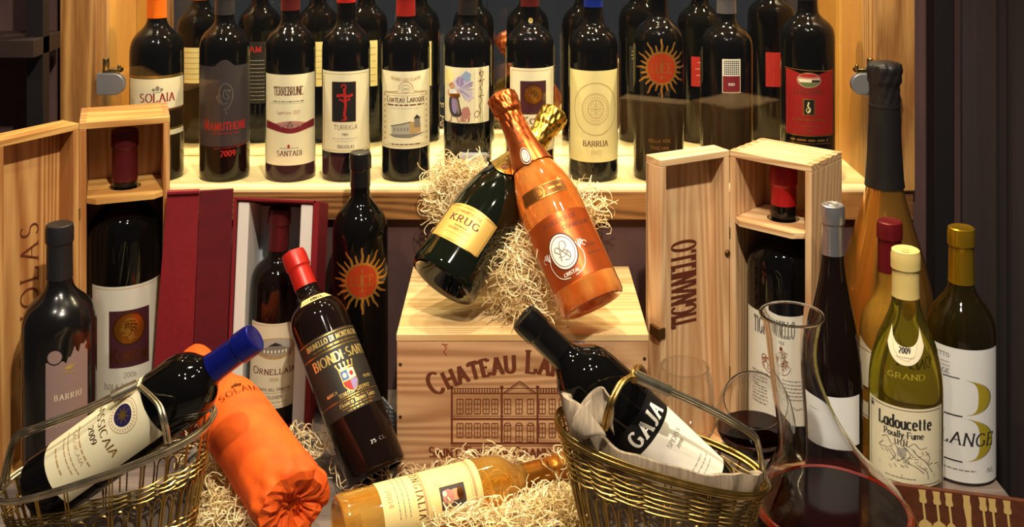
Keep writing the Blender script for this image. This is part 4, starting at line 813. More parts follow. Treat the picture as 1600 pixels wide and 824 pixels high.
# ================================================================== FREE-STANDING BOTTLES
# left, matt black
b = Bottle('matt black bottle with mauve label bearing a moon disc, leftmost on the table', TG, (*at(93, 0, 1.39)[:2], 0), prof_bordeaux(.045, .330, .200, .262, .0152, .66, .46), mat('satin_black_glass', (.006, .005, .005), .22, coat=.3), .045)
b.capsule(.262, capm('matt_black', (30, 28, 30), .1, .5))
lb = b.label(73, 568, 134, 700, 'mauve', shape=lambda t, v0, v1: (v0, v1 + (.0 if t < .42 else .014 * min(1, (t - .42) * 3) + .004 * math.sin(t * 23) + .004 * math.sin(t * 41)))); A = b.art_px()
A.disc('black', 86, 560, 12.5, 12.5, 1); A.disc('mauve', 86, 560, 10.5, 10.5, 2, 'moon'); A.poly('palegold', [(100, 579), (108, 575), (117, 576), (110, 582), (102, 583)], 2); A.line('palegold', [(98, 589), (104, 586), (110, 588), (116, 586)], 1.2, 2, 'script'); A.text('cream', 'BARRIU', 106, 628, 8.5, 40, thick=.14, gap=.5); A.line('lightgrey', [(88, 670), (92, 664), (96, 669), (104, 666), (112, 668), (120, 666)], 1, 2, 'script'); put(A, lb, b)
A = b.art_px(); A.poly('bronzedark', [(130, 556), (134, 545), (135, 563)], 2); put(A, b.root, b)
# tall sun bottle
b = Bottle('tall dark bottle printed with a flaming sun, standing left of the crate', TG, (*at(563, 0, 1.56)[:2], 0), prof_bordeaux(.0395, .378, .262, .322, .0138, .62, .4), DGLASS, .0395)
A = b.art_px(); sunart(A, 566, 440, 24, 52); put(A, b.root, b)
b.capsule(.33, capm('jet', (18, 16, 18), .1))
# leaning black label
b = Bottle('dark bottle with bright red capsule and black gold-lettered label, leaning back on the red box', TG, at(590, 742, 1.365), prof_bordeaux(.0385, .300, .196, .246, .0150, .7, .45), DGLASS2, .0385, top=at(461, 405, 1.50), face=(.06, -1, .55), yaw=R(18))
b.capsule(.249, capm('red', (196, 26, 28), .3, .4)); A = b.art_mm()
nl = b.patch(-.03, .03, .2215, .2295, mat('cream_neck_paper', srgb(222, 198, 130), .5), 'neck_label'); A.text('black', 'ANNATA', 0, 223.4, 4.4, 22, thick=.2); put(A, nl, b)
lb = b.patch(-.055, .055, .075, .176, mat('black_paper', srgb(38, 33, 28), .55), shape=lambda t, v0, v1: (v0, v1)); A = b.art_mm()
A.text('palegold', 'BRUNELLO DI MONTALCINO', 2, 164, 6.4, 82, thick=.22, thin=.1); A.words('gold', -32, 34, 159.5, 2); A.line('gold', [(-55, 174), (55, 174)], 1); A.line('gold', [(-55, 155), (55, 155)], 1.2); A.text('palegold', 'BIONDI-SANTI', 3, 138, 11.5, 82, thick=.2, thin=.08)
A.T = lambda x, y: (x * .001, (y - 6) * .001); A.poly('gold', [(-10, 131), (10, 131), (10, 112), (6, 105), (0, 102), (-6, 105), (-10, 112)], 2, 'crest'); A.poly('blue', [(-9, 130), (0, 130), (0, 118), (-9, 118)], 3, 'crest'); A.poly('cream', [(0, 130), (9, 130), (9, 118), (0, 118)], 3, 'crest'); A.poly('brightred', [(-9, 117), (0, 117), (0, 103), (-5, 106), (-9, 112)], 3, 'crest'); A.poly('violet', [(0, 117), (9, 117), (9, 112), (5, 106), (0, 103)], 3, 'crest'); A.disc('brightred', 4.5, 124, 2.4, 3, 4, 'crest'); A.disc('cream', -4.5, 124, 2.4, 3, 4, 'crest')
for i in range(5): A.line('palegold', [(-9 + i * 4.5, 132), (-11 + i * 5.5, 138)], 1.6, 2, 'crown'); A.disc('palegold', -11 + i * 5.5, 139, 1.5, layer=3, nm='crown', n=8)
A.line('palegold', [(-10, 132.5), (10, 132.5)], 2, 2, 'crown'); A.text('palegold', 'MARCA', -28, 108, 3.6, 15, thick=.2); A.text('palegold', 'PROPRIA', 27, 113, 3.6, 15, thick=.2); A.T = lambda x, y: (x * .001, y * .001); A.text('palegold', 'TENUTA "GREPPO"', 2, 95, 4.6, 44, thick=.22); A.line('gold', [(-55, 93), (55, 93)], 1); A.words('gold', -22, 24, 90, 1.4); A.text('palegold', 'Franco Biondi Santi', 2, 84, 4.6, 50, small=True, thick=.22); A.words('gold', -22, 24, 81.3, 1.6); A.words('gold', -16, 18, 77.5, 1.6); put(A, lb, b)
A = b.art_mm(); A.text('silver', '75 CL', 6, 31, 4, 20, thick=.2); put(A, b.root, b)

# right group
GOLDB = 'bottles at the right end of the table'
PGOLD = [(0, .034), (.02, .031), (.036, .018), (.048, .005), (.054, .0008), (.058, 0), (.063, .0015), (.0655, .006), (.066, .012)] + [(v.x, v.y) for v in catmull([(.0665, .10, 0), (.0672, .16, 0), (.0640, .19, 0), (.0530, .232, 0), (.0400, .275, 0), (.0305, .308, 0), (.0250, .335, 0), (.0218, .38, 0), (.0200, .43, 0), (.0188, .468, 0)], 4)] + [(.019, .476), (.0215, .480), (.0215, .49), (.0225, .497), (.021, .505), (.014, .507), (0, .507)]
b = Bottle('very large gold mirror-finish champagne bottle with black foil neck, at the back right', TG, (*at(1382, 0, 1.56)[:2], 0), PGOLD, GOLDGLASS, .066, name='champagne_bottle')
fo = foil(b, CAMZ - 490 * 1.56 / F, mat('black_foil', srgb(34, 30, 30), .45, .3), 21)
MB().lathe([(b.f(b.H - .06) + .001, b.H - .064), (b.f(b.H - .06) + .003, b.H - .063), (b.f(b.H - .06) + .003, b.H - .059), (b.f(b.H - .06) + .001, b.H - .058)], 32).build('foil_band', MATS['black_foil'], b.root, smooth=40)
b = Bottle('slender dark flute bottle with silver capsule, beside the right pine box', TG, (*at(1301, 0, 1.36)[:2], 0), prof_flute(.0362, .364, .135, .0128, .35, .22), DGLASS2, .0362)
b.capsule(CAMZ - 596 * 1.36 / F, capm('silver', (168, 164, 168), .8, .3)); A = b.art_px(); A.words('white', 1305, 1312, 375, 1.6); A.words('white', 1306, 1312, 379, 1.2); put(A, b.root, b)
A = Art(lambda x, y: (x, y), 1); zc = b.H
for q, z0 in ((.0065, zc + .0006),): MB().lathe([(q - .0012, z0), (q - .0006, z0 + .0004), (q, z0)], 24).build('capsule_emboss', capm('silver', (168, 164, 168), .8, .3), b.root, smooth=40)
lb = b.label(1262, 622, 1341, 700, 'ltwhite'); A = b.art_px(); A.words('lightgrey', 1268, 1284, 643, 1.6); put(A, lb, b)
b = Bottle('golden wine bottle with dark red capsule, behind the cream-capped bottle', TG, (*at(1390, 0, 1.445)[:2], 0), prof_bordeaux(.0385, .316, .165, .235, .0145, .6, .4), YELLOWWINE, .0385)
b.capsule(CAMZ - 622 * 1.445 / F, capm('oxblood', (106, 18, 26), .3)); lb = b.label(1345, 545, 1436, 618, 'cream', shape=lambda t, v0, v1: (v0, v1 - .012 * max(0, 1 - abs(t - .3) * 4))); A = b.art_px(); A.line('black', [(1346, 620), (1434, 620)], 1.4); A.text('black', 'GRAMONA', 1392, 578, 8, 52, thick=.16); A.line('bronze', [(1346, 560), (1434, 560)], 1); put(A, lb, b)
lb = b.label(1345, 642, 1436, 668, 'cream', name='lower_label'); A = b.art_px(); A.line('black', [(1346, 664), (1434, 664)], 1.2); put(A, lb, b)
# cream capsule white wine
b = Bottle('green white-wine bottle with cream capsule and blackletter label, right of the decanter', TG, (*at(1415, 0, 1.32)[:2], 0), prof_flute(.0432, .322, .150, .0152, .42, .18), OLIVE, .0432)
b.capsule(CAMZ - 662 * 1.32 / F, capm('cream', (226, 200, 124), .1, .4)); A = b.art_px()
A.line('tan', [(1397, 405), (1434, 405)], .8); A.words('brown', 1398, 1432, 409, 1.4); A.text('brown', 'Ladoucette', 1418, 459, 5, 32, slant=.2, thick=.14, serif=False)
for i in range(14): A.disc('brown', 1421 + rnd.uniform(-9, 9), 439 + rnd.uniform(-6, 7), 1.8, n=7)
A.disc('tan', 1421, 440, 4, 6, 2); put(A, b.root, b)
a = b.art_px(); P0 = []
cs = b.patch(-.030, .030, .197, .237, ink('cream'), 'crescent_label', shape=lambda t, v0, v1: (v0 + .021 * abs(2 * t - 1) ** 2.2, v1 - .0205 * (1 - abs(2 * t - 1) ** 2.6) if True else v1), nv=6, e=.0004)
A = b.art_px(); A.text('charcoal', '2009', 1413, 559, 8, 21, thick=.3, thin=.1); A.words('grey', 1398, 1430, 565, 1); A.line('tan', [(1385, 535), (1392, 555), (1404, 567), (1418, 570), (1432, 562), (1440, 545)], .8); put(A, cs, b)
A = b.art_px(); A.text('olive', 'GRAND', 1416, 596, 8, 60, thick=.2); put(A, b.root, b)
lb = b.label(1361, 640, 1468, 762, 'cream'); A = b.art_px(); A.frame('brown', 1364, 644, 1465, 758, 1); A.text('charcoal', 'Ladoucette', 1414, 673, 19, 82, thick=.24, thin=.08, gap=.26); A.text('charcoal', 'de', 1366, 653, 8, 7, thick=.3); A.text('charcoal', 'Pouilly-Fume', 1412, 687, 10, 60, thick=.2, gap=.26)
for q in ([(1380, 694), (1388, 690), (1394, 700), (1402, 697), (1410, 690), (1418, 699), (1428, 694), (1436, 702), (1446, 700)], [(1382, 700), (1376, 710), (1388, 708), (1396, 718), (1404, 724), (1414, 716)], [(1400, 700), (1408, 712), (1418, 724), (1430, 730), (1442, 740)], [(1424, 702), (1434, 714), (1444, 722), (1454, 740)], [(1412, 700), (1422, 712), (1412, 726)], [(1436, 730), (1446, 738), (1448, 750)], [(1392, 706), (1400, 716), (1394, 726)], [(1444, 706), (1450, 716), (1447, 726)]): A.stroke('grey', [A.T(v.x, v.y) for v in catmull([(x, y, 0) for x, y in q], 5)], .0010, .0005, 2, 'engraving')
for i in range(46):
    x_, y_ = rnd.gauss(1414, 22), rnd.gauss(716, 11); an = rnd.uniform(-.6, 1.6); A.line(rnd.choice(['grey', 'lightgrey', 'charcoal']), [(x_, y_), (x_ + 6 * math.cos(an), y_ + 6 * math.sin(an))], .7, 3, 'engraving')
for i in range(5): A.line('charcoal', [(1400 + i * 4, 699), (1399 + i * 4.6, 690)], 1.6, 2, 'engraving')
A.poly('lightgrey', [(1402, 703), (1416, 703), (1416, 714), (1409, 720), (1402, 714)], 1, 'engraving'); A.words('grey', 1385, 1430, 750, 1.2); put(A, lb, b)
# gold capsule, big letter B
b = Bottle('dark olive bottle with gold capsule and white label bearing a giant letter B', TG, (*at(1502, 0, 1.42)[:2], 0), prof_bordeaux(.0428, .316, .178, .250, .0152, .6, .42), OLIVE_D, .0428, yaw=R(4))
b.capsule(CAMZ - 640 * 1.42 / F, capm('gold', (196, 150, 30), .8, .25)); nl = b.patch(-.0425, .0425, .250, .2655, mat('white_paper', srgb(226, 220, 204), .6), 'neck_label'); A = b.art_px(); A.words('grey', 1482, 1512, 434, 1.4); A.words('grey', 1488, 1510, 441, 1.4); put(A, nl, b)
lb = b.label(1452, 548, 1551, 756, 'ltwhite'); A = b.art_px(); A.text('charcoal', 'CERETTO', 1466, 564, 6, 36, thick=.14); A.text('charcoal', 'LANGE', 1468, 590, 7, 30, thick=.14); A.words('grey', 1464, 1482, 572, 1); A.words('grey', 1466, 1482, 578, 1)
def halfmoon(cx, cy, rx, ry, t, c, layer):
    u, v = A.T(cx, cy); n = 22
    for i in range(n):
        a0, a1 = R(-90 + 180 * i / n), R(-90 + 180 * (i + 1) / n); f = lambda a, q: (u + (rx - q * t * math.cos(a)) * math.cos(a) * A.k, v + (ry) * math.sin(a) * A.k)
        A.face(c, [f(a0, 0), f(a1, 0), f(a1, 1), f(a0, 1)], layer, 'giant_letter')
halfmoon(1496, 623, 50, 28, 22, 'olive', 2); halfmoon(1496, 689, 54, 34, 24, 'olive', 2)
halfmoon(1496, 623, 50.8, 29, 1.5, 'charcoal', 3); halfmoon(1496, 689, 54.8, 35, 1.5, 'charcoal', 3)
A.line('charcoal', [(1464, 594), (1496, 594)], 1.5, 2, 'giant_letter'); A.line('charcoal', [(1464, 653), (1500, 653)], 2, 2, 'giant_letter'); A.line('charcoal', [(1464, 724), (1500, 724)], 2, 2, 'giant_letter'); A.poly('charcoal', [(1462, 594), (1470, 594), (1463, 620)], 2, 'giant_letter')
A.text('charcoal', 'LANGE', 1508, 697, 19, 80, thick=.14, thin=.05, slant=.2, layer=5); A.words('grey', 1464, 1520, 737, 1.6); A.text('grey', '75CL', 1540, 740, 6, 14, slant=.2); put(A, lb, b)

# ================================================================== orange tissue bottle, dessert wine
def tissue(a, z, r):
    q = math.exp(-((z - .01) / .018) ** 2) + .8 * math.exp(-((z - .235) / .03) ** 2); return r + (.0006 + .0042 * q) * (math.sin(5 * a + 60 * z) * .5 + math.sin(9 * a - 110 * z + 1) * .35 + math.sin(17 * a + 190 * z) * .25)
pw = [(0, .009), (.012, .004), (.024, .012), (.032, -.001), (.040, .002), (.0425, .012), (.0425, .03), (.0425, .08), (.0425, .13), (.0425, .175), (.040, .195), (.034, .213), (.026, .228), (.021, .24), (.0195, .255), (.0205, .27), (.022, .285), (.0225, .298), (.020, .308), (.012, .315), (0, .317)]
pw = [pw[0]] + [p for i in range(len(pw) - 1) for p in [tuple(pw[i][k] + (pw[i + 1][k] - pw[i][k]) * .5 for k in (0, 1)), pw[i + 1]]]
wb = Bottle('bottle wrapped in crumpled orange tissue paper, lying between basket and red-capped bottle', TG, at(460, 790, 1.225), prof_bordeaux(.04, .314, .18, .24, .015), DGLASS, .0425, top=at(303, 560, 1.465), face=(.2, -.8, .8), name='wrapped_bottle')
bpy.data.objects.remove(wb.body); wb.f = lambda z: .0425 if z < .175 else .0425 - (z - .175) * .3
wrap = MB().lathe(pw, 72, tissue).build('tissue_wrap', ORANGE, wb.root, smooth=70)
A = wb.art_mm(); A.text('bronzedark', 'SOLAIA', 14, 158, 9.5, 50, thick=.13, thin=.05, gap=.45); A.disc('bronzedark', 14, 173, 3, 2.4); A.disc('bronzedark', 9.4, 172, 2, 1.8); A.disc('bronzedark', 18.6, 172, 2, 1.8); A.emit(wrap, wb.mp(), .0012)
vs = []; fs = []; n = 40; rr_ = random.Random(4)   # loose folded flap at the foot
for j in range(5):
    for i in range(n):
        a_ = 2 * math.pi * i / n; r0 = .043 - j * .0085; vs.append((r0 * math.sin(a_), -r0 * math.cos(a_), -.001 - .004 * math.sin(j * 1.2) + rr_.uniform(-.0035, .0035)))
for j in range(4):
    for i in range(n): fs.append((j * n + i, j * n + (i + 1) % n, (j + 1) * n + (i + 1) % n, (j + 1) * n + i))
MB().add(vs, fs).build('folded_end', ORANGE, wb.root, normals=False)

b = Bottle('golden dessert wine bottle with bronze capsule lying on straw in front of the crate', TG, at(528, 823, 1.226), prof_bordeaux(.0325, .296, .185, .232, .0138, .62, .4), AMBER, .0325, top=at(886, 727, 1.352), face=(-.1, -.75, .95))
b.capsule(.232, mat('capsule_bronze', srgb(190, 118, 36), .32, .7)); A = b.art_mm(); A.line('palegold', [(-30, 284), (30, 284)], .9); A.line('palegold', [(-30, 280), (30, 280)], .7); A.words('bronzedark', -10, 10, 262, 2); A.emit(b.root, b.mp(), .0012)
lb = b.patch(-.046, .046, .045, .166, mat('cream_paper', srgb(222, 208, 176), .6)); lb.data.materials[0] = mat('buff_paper', srgb(232, 206, 140), .55); A = b.art_mm()
B2 = Art(lambda x, y: (x * .001, y * .001), .001)
B2.frame('tan', -38, 96, 34, 157, 3.4); B2.frame('tan', -34, 100, 30, 153, .6); B2.rect('smoke', 3, 114, 26, 144); B2.disc('skin', 13, 132, 6, 8, 2, 'portrait'); B2.disc('rosy', 14, 123, 8, 7, 2, 'portrait'); B2.disc('bronzedark', 13, 138, 7, 4, 3, 'portrait'); B2.disc('cream', 10, 119, 3, 2.6, 3, 'portrait'); B2.frame('bronzedark', 3, 114, 26, 144, .6, 3)
for i in range(3): B2.line('grey', [(-6 + i * 3, 108), (-6 + i * 3, 118)], .5)
B2.text('bronzedark', 'RONGIALIA', -2, 86, 8, 62, thick=.15, gap=.6)
for i in range(3): B2.words('grey', -30, 24, 76 - i * 6, 1)
B2.text('tan', '2004', 0, 52, 6, 20); put(B2, lb, b)

# ================================================================== wire baskets with bottles and cloths
def basket(label, c, a0, a1, b0, b1, zlow, zhigh, sgn, apex, foot_near, foot_far, mids, mat_rim, bands, NS):
    """bands: woven height ranges, and the range of open loops between them"""
    r = empty('wire_wine_basket', c); tag(r, label, 'basket', 'silvered wire bottle baskets'); c = Vector(c)
    rim = lambda u: zlow + (zhigh - zlow) * (sgn * u + 1) / 2
    def pt(th, h, off=0):
        q = lambda v: math.copysign(abs(v) ** .8, v); u = q(math.cos(th)); a = a0 + (a1 - a0) * h + off; bb_ = b0 + (b1 - b0) * h + off
        return Vector((a * u, bb_ * q(math.sin(th)), .004 + (rim(u) - .004) * h))
    woven, loops = bands; m = MB()
    for i in range(NS):
        for d in (-.012, .012): th = 2 * math.pi * i / NS + d; m.tube([pt(th, h) for h in (0, .2, .4, .6, .8, 1)], .0009, 5)
    m.build('spokes', BRASS, r, smooth=60, stuff=True); m = MB()
    def weave(h, ph):
        n = NS * 4; return [pt(2 * math.pi * i / n, h + .004 * math.sin(i * 1.3 + ph), .0022 * math.cos(math.pi * (i / 4 * 1.0 + ph))) for i in range(n)]
    k = 0
    for (h0, h1, dh) in woven:
        h = h0
        while h <= h1: m.tube(weave(h, k), .0008, 4, closed=True); h += dh; k += 1
    m.build('woven_wire', BRASS, r, smooth=60, stuff=True); m = MB()
    l0, l1 = loops
    for i in range(NS * 2):
        t0 = 2 * math.pi * (i + .12) / (NS * 2); dt = 2 * math.pi * .76 / (NS * 2)
        P = [pt(t0, l0 + (l1 - l0) * q, .001) for q in (-.1, .35, .7)] + [pt(t0 + dt * (.5 - .5 * math.cos(a_)), l0 + (l1 - l0) * (.7 + .3 * math.sin(a_)), .001) for a_ in (.6, 1.1, 1.57, 2.05, 2.54)] + [pt(t0 + dt, l0 + (l1 - l0) * q, .001) for q in (.7, .35, -.1)]
        m.tube(P, .001, 4)
    m.build('wire_loops', BRASS, r, smooth=60, stuff=True)
    for k, (dh, off) in enumerate(((0, -.0012), (.022, .0016), (-.022, .0018), (.0, .0034))):
        MB().tube([pt(2 * math.pi * i / 72, 1 + dh, off) for i in range(72)], .0017, 6, closed=True).build('rim_wire', mat_rim, r, smooth=60)
    m = MB()
    for i in range(9): x = -a0 * .9 + a0 * 1.8 * i / 8; y = b0 * math.sqrt(max(.05, 1 - (x / a0) ** 2)); m.tube([(x, -y, .003), (x, y, .003)], .0009, 4)
    for i in range(5): y = -b0 * .8 + b0 * 1.6 * i / 4; x = a0 * math.sqrt(max(.05, 1 - (y / b0) ** 2)); m.tube([(-x, y, .004), (x, y, .004)], .0009, 4)
    m.build('base_grid', BRASS, r, smooth=60, stuff=True)
    ap = Vector(apex) - c; e = pt(math.pi if sgn > 0 else 0, 1.0)
    for k, dz in enumerate((-.0036, 0, .0036)):
        dv = Vector((0, dz * .7, -dz)); P = [e + Vector((0, dz * 3, 0))] + [Vector(q) - c + dv for q in mids] + [ap + dv]
        MB().tube(catmull(P, 10), .0019, 6).build('handle_rod', SILVERW, r, smooth=60)
    for ft in (foot_near, foot_far):
        o = MB(); P = [ap] + [Vector(q) - c for q in ft]
        for d in (-.002, .002): o.tube(catmull([p + Vector((d, 0, 0)) for p in P], 8), .0021, 6)
        o.build('handle_leg', mat_rim, r, smooth=60)
    q0 = catmull([Vector(mids[-1]) - c, ap], 4)
    MB().tube([q0[2], ap], .0066, 10).build('handle_binding', SILVERW, r, smooth=50)
    MB().tube([ap + Vector((0, .006, 0)), ap + Vector((0, -.006, -.002))], .0042, 8).build('handle_binding', mat_rim, r, smooth=50)
    MB().tube([e + Vector((-sgn * .001, -.012, .001)), e + Vector((-sgn * .001, .012, .001))], .0048, 8).build('handle_binding', SILVERW, r, smooth=50)
    return r, pt
lbk, lpt = basket('silvered wire bottle basket at the left, holding the blue-capsuled bottle', (-.452, 1.215, 0), .088, .116, .042, .056, .092, .170, 1, at(216, 602, 1.205),
    [at(247, 632, 1.165), at(257, 662, 1.155), at(262, 692, 1.168)], [at(236, 592, 1.24), at(250, 612, 1.262), at(255, 645, 1.265)], [at(22, 690, 1.19), at(62, 668, 1.185), at(135, 640, 1.19)], SILVERW,
    ([(0, .44, .020), (.68, .80, .018)], (.46, .66)), 22)
rbk, rpt = basket('brass-toned wire bottle basket right of centre, lined with linen napkin', (.160, 1.168, 0), .068, .110, .040, .054, .126, .190, -1, at(990, 587, 1.135),
    [at(970, 600, 1.12), at(953, 635, 1.108), at(944, 672, 1.118)], [at(998, 572, 1.18), at(1008, 595, 1.225), at(1000, 640, 1.225)], [at(1186, 700, 1.16), at(1170, 676, 1.155), at(1100, 636, 1.145)], BRASS,
    ([(0, .42, .019), (.74, .96, .017)], (.44, .72)), 20)
bl = Bottle('dark bottle with blue capsule and star-emblem label, lying in the left basket', TG, at(66, 768, 1.222), prof_bordeaux(.0375, .298, .196, .245, .0148, .72, .44), DGLASS, .0375, top=at(398, 528, 1.215), face=(-.25, -.8, .62))
bl.capsule(.240, capm('deep_blue', (20, 30, 130), .6, .3)); lb = bl.patch(-.047, .047, .038, .170, mat('ivory_paper', srgb(236, 226, 190), .6)); A = Art(lambda x, y: (x * .001, y * .001 + .020), .001)
A.disc('tan', 2, 124, 18.5, layer=1); A.disc('cream', 2, 124, 17.8, layer=2); A.disc('navy', 2, 124, 11.5, layer=3, nm='star_field')
for i in range(8):
    a_ = R(45 * i + 8); A.face('gold', [(.002 + q * math.cos(a_ + d), .144 + q * math.sin(a_ + d)) for q, d in ((.0105, 0), (.003, .39), (0, 0), (.003, -.39))], 4, 'star')
for i in range(30): a_ = R(12 * i); A.line('tan', [(2 + 13.4 * math.cos(a_), 124 + 13.4 * math.sin(a_)), (2 + 16.4 * math.cos(a_), 124 + 16.4 * math.sin(a_))], 1, 3, 'emblem_lettering')
A.text('gold', 'SASSICAIA', 0, 92, 9, 64, thick=.16, thin=.06); A.text('bronzedark', '2009', 0, 79, 7, 19, thick=.18); A.words('tan', -22, 26, 66, 2); A.text('tan', 'SASSICAIA', 0, 58, 4.4, 40, thick=.16); A.words('tan', -24, 26, 51, 1.4); A.words('tan', -20, 22, 45, 1.4); A.words('tan', -14, 16, 34, 2); A.line('tan', [(30, 146), (37, 139)], 1, 2, 'script'); put(A, lb, bl)
gj = Bottle('dark bottle with black capsule and half black, half white label, lying in the napkin-lined basket', TG, at(1117, 781, 1.188), prof_bordeaux(.0375, .284, .180, .231, .0150, .66, .46), DGLASS, .0375, top=at(822, 500, 1.208), face=(-.05, -.8, .66))
gj.capsule(.228, capm('black_gloss', (16, 14, 14), .2, .2)); A = gj.art_mm()
lb = gj.patch(-.042, .042, .104, .133, mat('black_label_paper', srgb(20, 18, 18), .4), 'black_label'); A.text('white', 'GAJA', 0, 110, 16, 50, thick=.24, thin=.12, gap=.42); put(A, lb, gj)
lb = gj.patch(-.042, .042, .022, .104, mat('white_label_paper', srgb(232, 224, 208), .5)); A = gj.art_mm(); A.text('grey', 'SPERSS', 10, 84, 5, 24, thick=.14); A.text('grey', '1998', 10, 76, 4, 10); A.words('lightgrey', -8, 20, 52, 1.4); A.words('lightgrey', -10, 24, 46, 1.4); A.words('lightgrey', -10, 24, 40, 1.2); put(A, lb, gj)
def napkin(name, label, c, pt, th0, th1, h0, h1, seed, amp=.003, roll=.012, fold=None, mtl=CLOTH):
    vs = []; fs = []; nu, nv = 60, 16; r_ = random.Random(seed); ph = [r_.uniform(0, 6) for _ in range(4)]
    for i in range(nu + 1):
        th = th0 + (th1 - th0) * i / nu
        for j in range(nv + 1):
            q = j / nv; h = h0 + (h1(i / nu) - h0) * min(1, q / .8); p = pt(th, min(h, 1.25), -.006 - .004 * (1 - q))
            w_ = amp * (math.sin(i * .5 + ph[0] + 3 * q) + .6 * math.sin(i * 1.1 + ph[1] - 4 * q)); n_ = Vector((p.x, p.y * 3, 0)).normalized(); p = p + n_ * w_ * (.4 + q)
            if q > .8: p = p + n_ * (-roll * math.sin((q - .8) / .2 * 2.4)) + Vector((0, 0, -roll * (1 - math.cos((q - .8) / .2 * 2.2)) * .5))
            vs.append(tuple(p + Vector(c)))
    for i in range(nu):
        for j in range(nv): a_ = i * (nv + 1) + j; fs.append((a_, a_ + nv + 1, a_ + nv + 2, a_ + 1))
    o = MB().add(vs, fs).build(name, mtl, None, smooth=80, normals=False); s_ = o.modifiers.new('thick', 'SOLIDIFY'); s_.thickness = .0016; tag(o, label, 'napkin'); return o
napkin('linen_napkin', 'grey-beige linen napkin folded under the bottle in the right basket', (.160, 1.168, 0), rpt, R(-215), R(-4), .1, lambda t: 1.10 + .05 * math.sin(t * 9) + .10 * math.exp(-((t - .30) / .10) ** 2), 5, .0022, mtl=CLOTHEDGE)
napkin('linen_napkin', 'grey linen napkin inside the left basket under the blue-capsuled bottle', (-.452, 1.215, 0), lpt, R(-150), R(10), .05, lambda t: .62 + .16 * t, 6, .0025, mtl=CLOTH)
# folded napkin corner standing over the basket's high end
vs = []; fs = []; nk_ = [o for o in COL.objects if o.name == 'linen_napkin'][0]
q0, q1 = at(905, 640, 1.118), at(925, 690, 1.105)
for i in range(33):
    for j in range(9):
        u, v = i / 32, j / 8; a_ = u * 5.2; rad = .021 - .011 * u; c_ = q0.lerp(q1, v)
        vs.append((c_.x + .006 + rad * math.cos(a_) + .004 * math.sin(v * 5 + u * 3), c_.y + .012 + rad * .7 * math.sin(a_), c_.z + .012 * math.cos(a_) * (1 - v) + .004 * math.sin(u * 9)))
for i in range(32):
    for j in range(8): a_ = i * 9 + j; fs.append((a_, a_ + 9, a_ + 10, a_ + 1))
fc = MB().add(vs, fs).build('folded_corner', CLOTHEDGE, nk_, smooth=80, normals=False); s_ = fc.modifiers.new('thick', 'SOLIDIFY'); s_.thickness = .0014

# ================================================================== decanter, glasses
DX, DY = at(1302, 0, 1.22)[:2]; SHX = (1237 - 1302) * 1.22 / F
def sh_(z): q = max(0, min(1, (z - .05) / .20)); return (SHX * (q * q * (3 - 2 * q)), 0)
dec = empty('wine_decanter', (DX, DY, 0)); tag(dec, 'clear glass decanter of red wine with flared neck leaning left', 'decanter')
outer = [(0, .002), (.05, .0005), (.075, .006), (.088, .022), (.0925, .042), (.090, .060), (.081, .080), (.065, .102), (.050, .122), (.040, .145), (.0335, .17), (.029, .20), (.0268, .225), (.0275, .25), (.031, .272), (.0345, .284)]
outer = [(v.x, v.y) for v in catmull([(r, z, 0) for r, z in outer], 4)]
BLOWN = mat('decanter_crystal', (1, 1, 1), 0, trans=1, ior=1.42)
DG = pane('decanter_glass', (.985, .98, .97), 1.25, 1.45)
inside = [(max(0, r - .0024), z + .0024 if z < .02 else z) for r, z in outer[:-1]] + [(outer[-1][0] - .0022, outer[-1][1])]
b = MB(); b.lathe(outer + inside[::-1], 72, off=sh_); b.build('vessel', BLOWN, dec, smooth=60)
rr = outer[-1]; o_ = sh_(rr[1]); MB().tube([(o_[0] + rr[0] * math.cos(R(i * 7.5)), o_[1] + rr[0] * math.sin(R(i * 7.5)), rr[1]) for i in range(48)], .0016, 8, closed=True).build('rim', THICKGLASS, dec, smooth=60)
inn = [(max(0, r - .0021), z + .0022 if z < .02 else z) for r, z in outer if .001 < z < .068 and r > .01]; inn = [(0, .0045)] + inn + [(.0845, .0695)]
b = MB(); b.lathe(inn + [(0, .0695)], 64, off=sh_); wn = b.build('wine', WINE, dec, smooth=40)
b = MB(); b.lathe([(.0838, .0655), (.0862, .066), (.0838, .071), (.0795, .0698)], 64, off=sh_); b.build('wine_edge', WINERIM, dec, smooth=60)
def goblet(name, label, loc, R_, tilt, wine, rb=.042, rt=.033, bowl=.1, stem=.085):
    g = empty(name, loc, R_); tag(g, label, 'glass')
    foot = [(0, .0035), (.008, .0035), (.03, .0018), (.034, .001), (.034, 0), (0, 0)]
    MB().lathe(foot, 40).build('foot', CLEAR, g, smooth=40); MB().lathe([(.008, .003), (.0042, .012), (.0036, stem * .5), (.0042, stem - .008), (.009, stem)], 20).build('stem', CLEAR, g, smooth=60)
    P = [(0, stem), (.012, stem + .002), (.028, stem + .014), (.038, stem + .03), (rb, stem + .048), (rb * .98, stem + .064), (.5 * (rb + rt), stem + .085), (rt, stem + bowl)]; P = [(v.x, v.y) for v in catmull([(r, z, 0) for r, z in P], 4)]
    MB().lathe(P + [(max(0, r - .0010), z + (.0012 if z < stem + .012 else 0)) for r, z in P[::-1]], 56).build('bowl', BLOWN if wine else DG, g, smooth=60); e = P[-1]; MB().tube([(e[0] * math.cos(R(i * 9)), e[0] * math.sin(R(i * 9)), e[1]) for i in range(40)], .0008, 6, closed=True).build('rim', THICKGLASS, g, smooth=60)
    return g, P
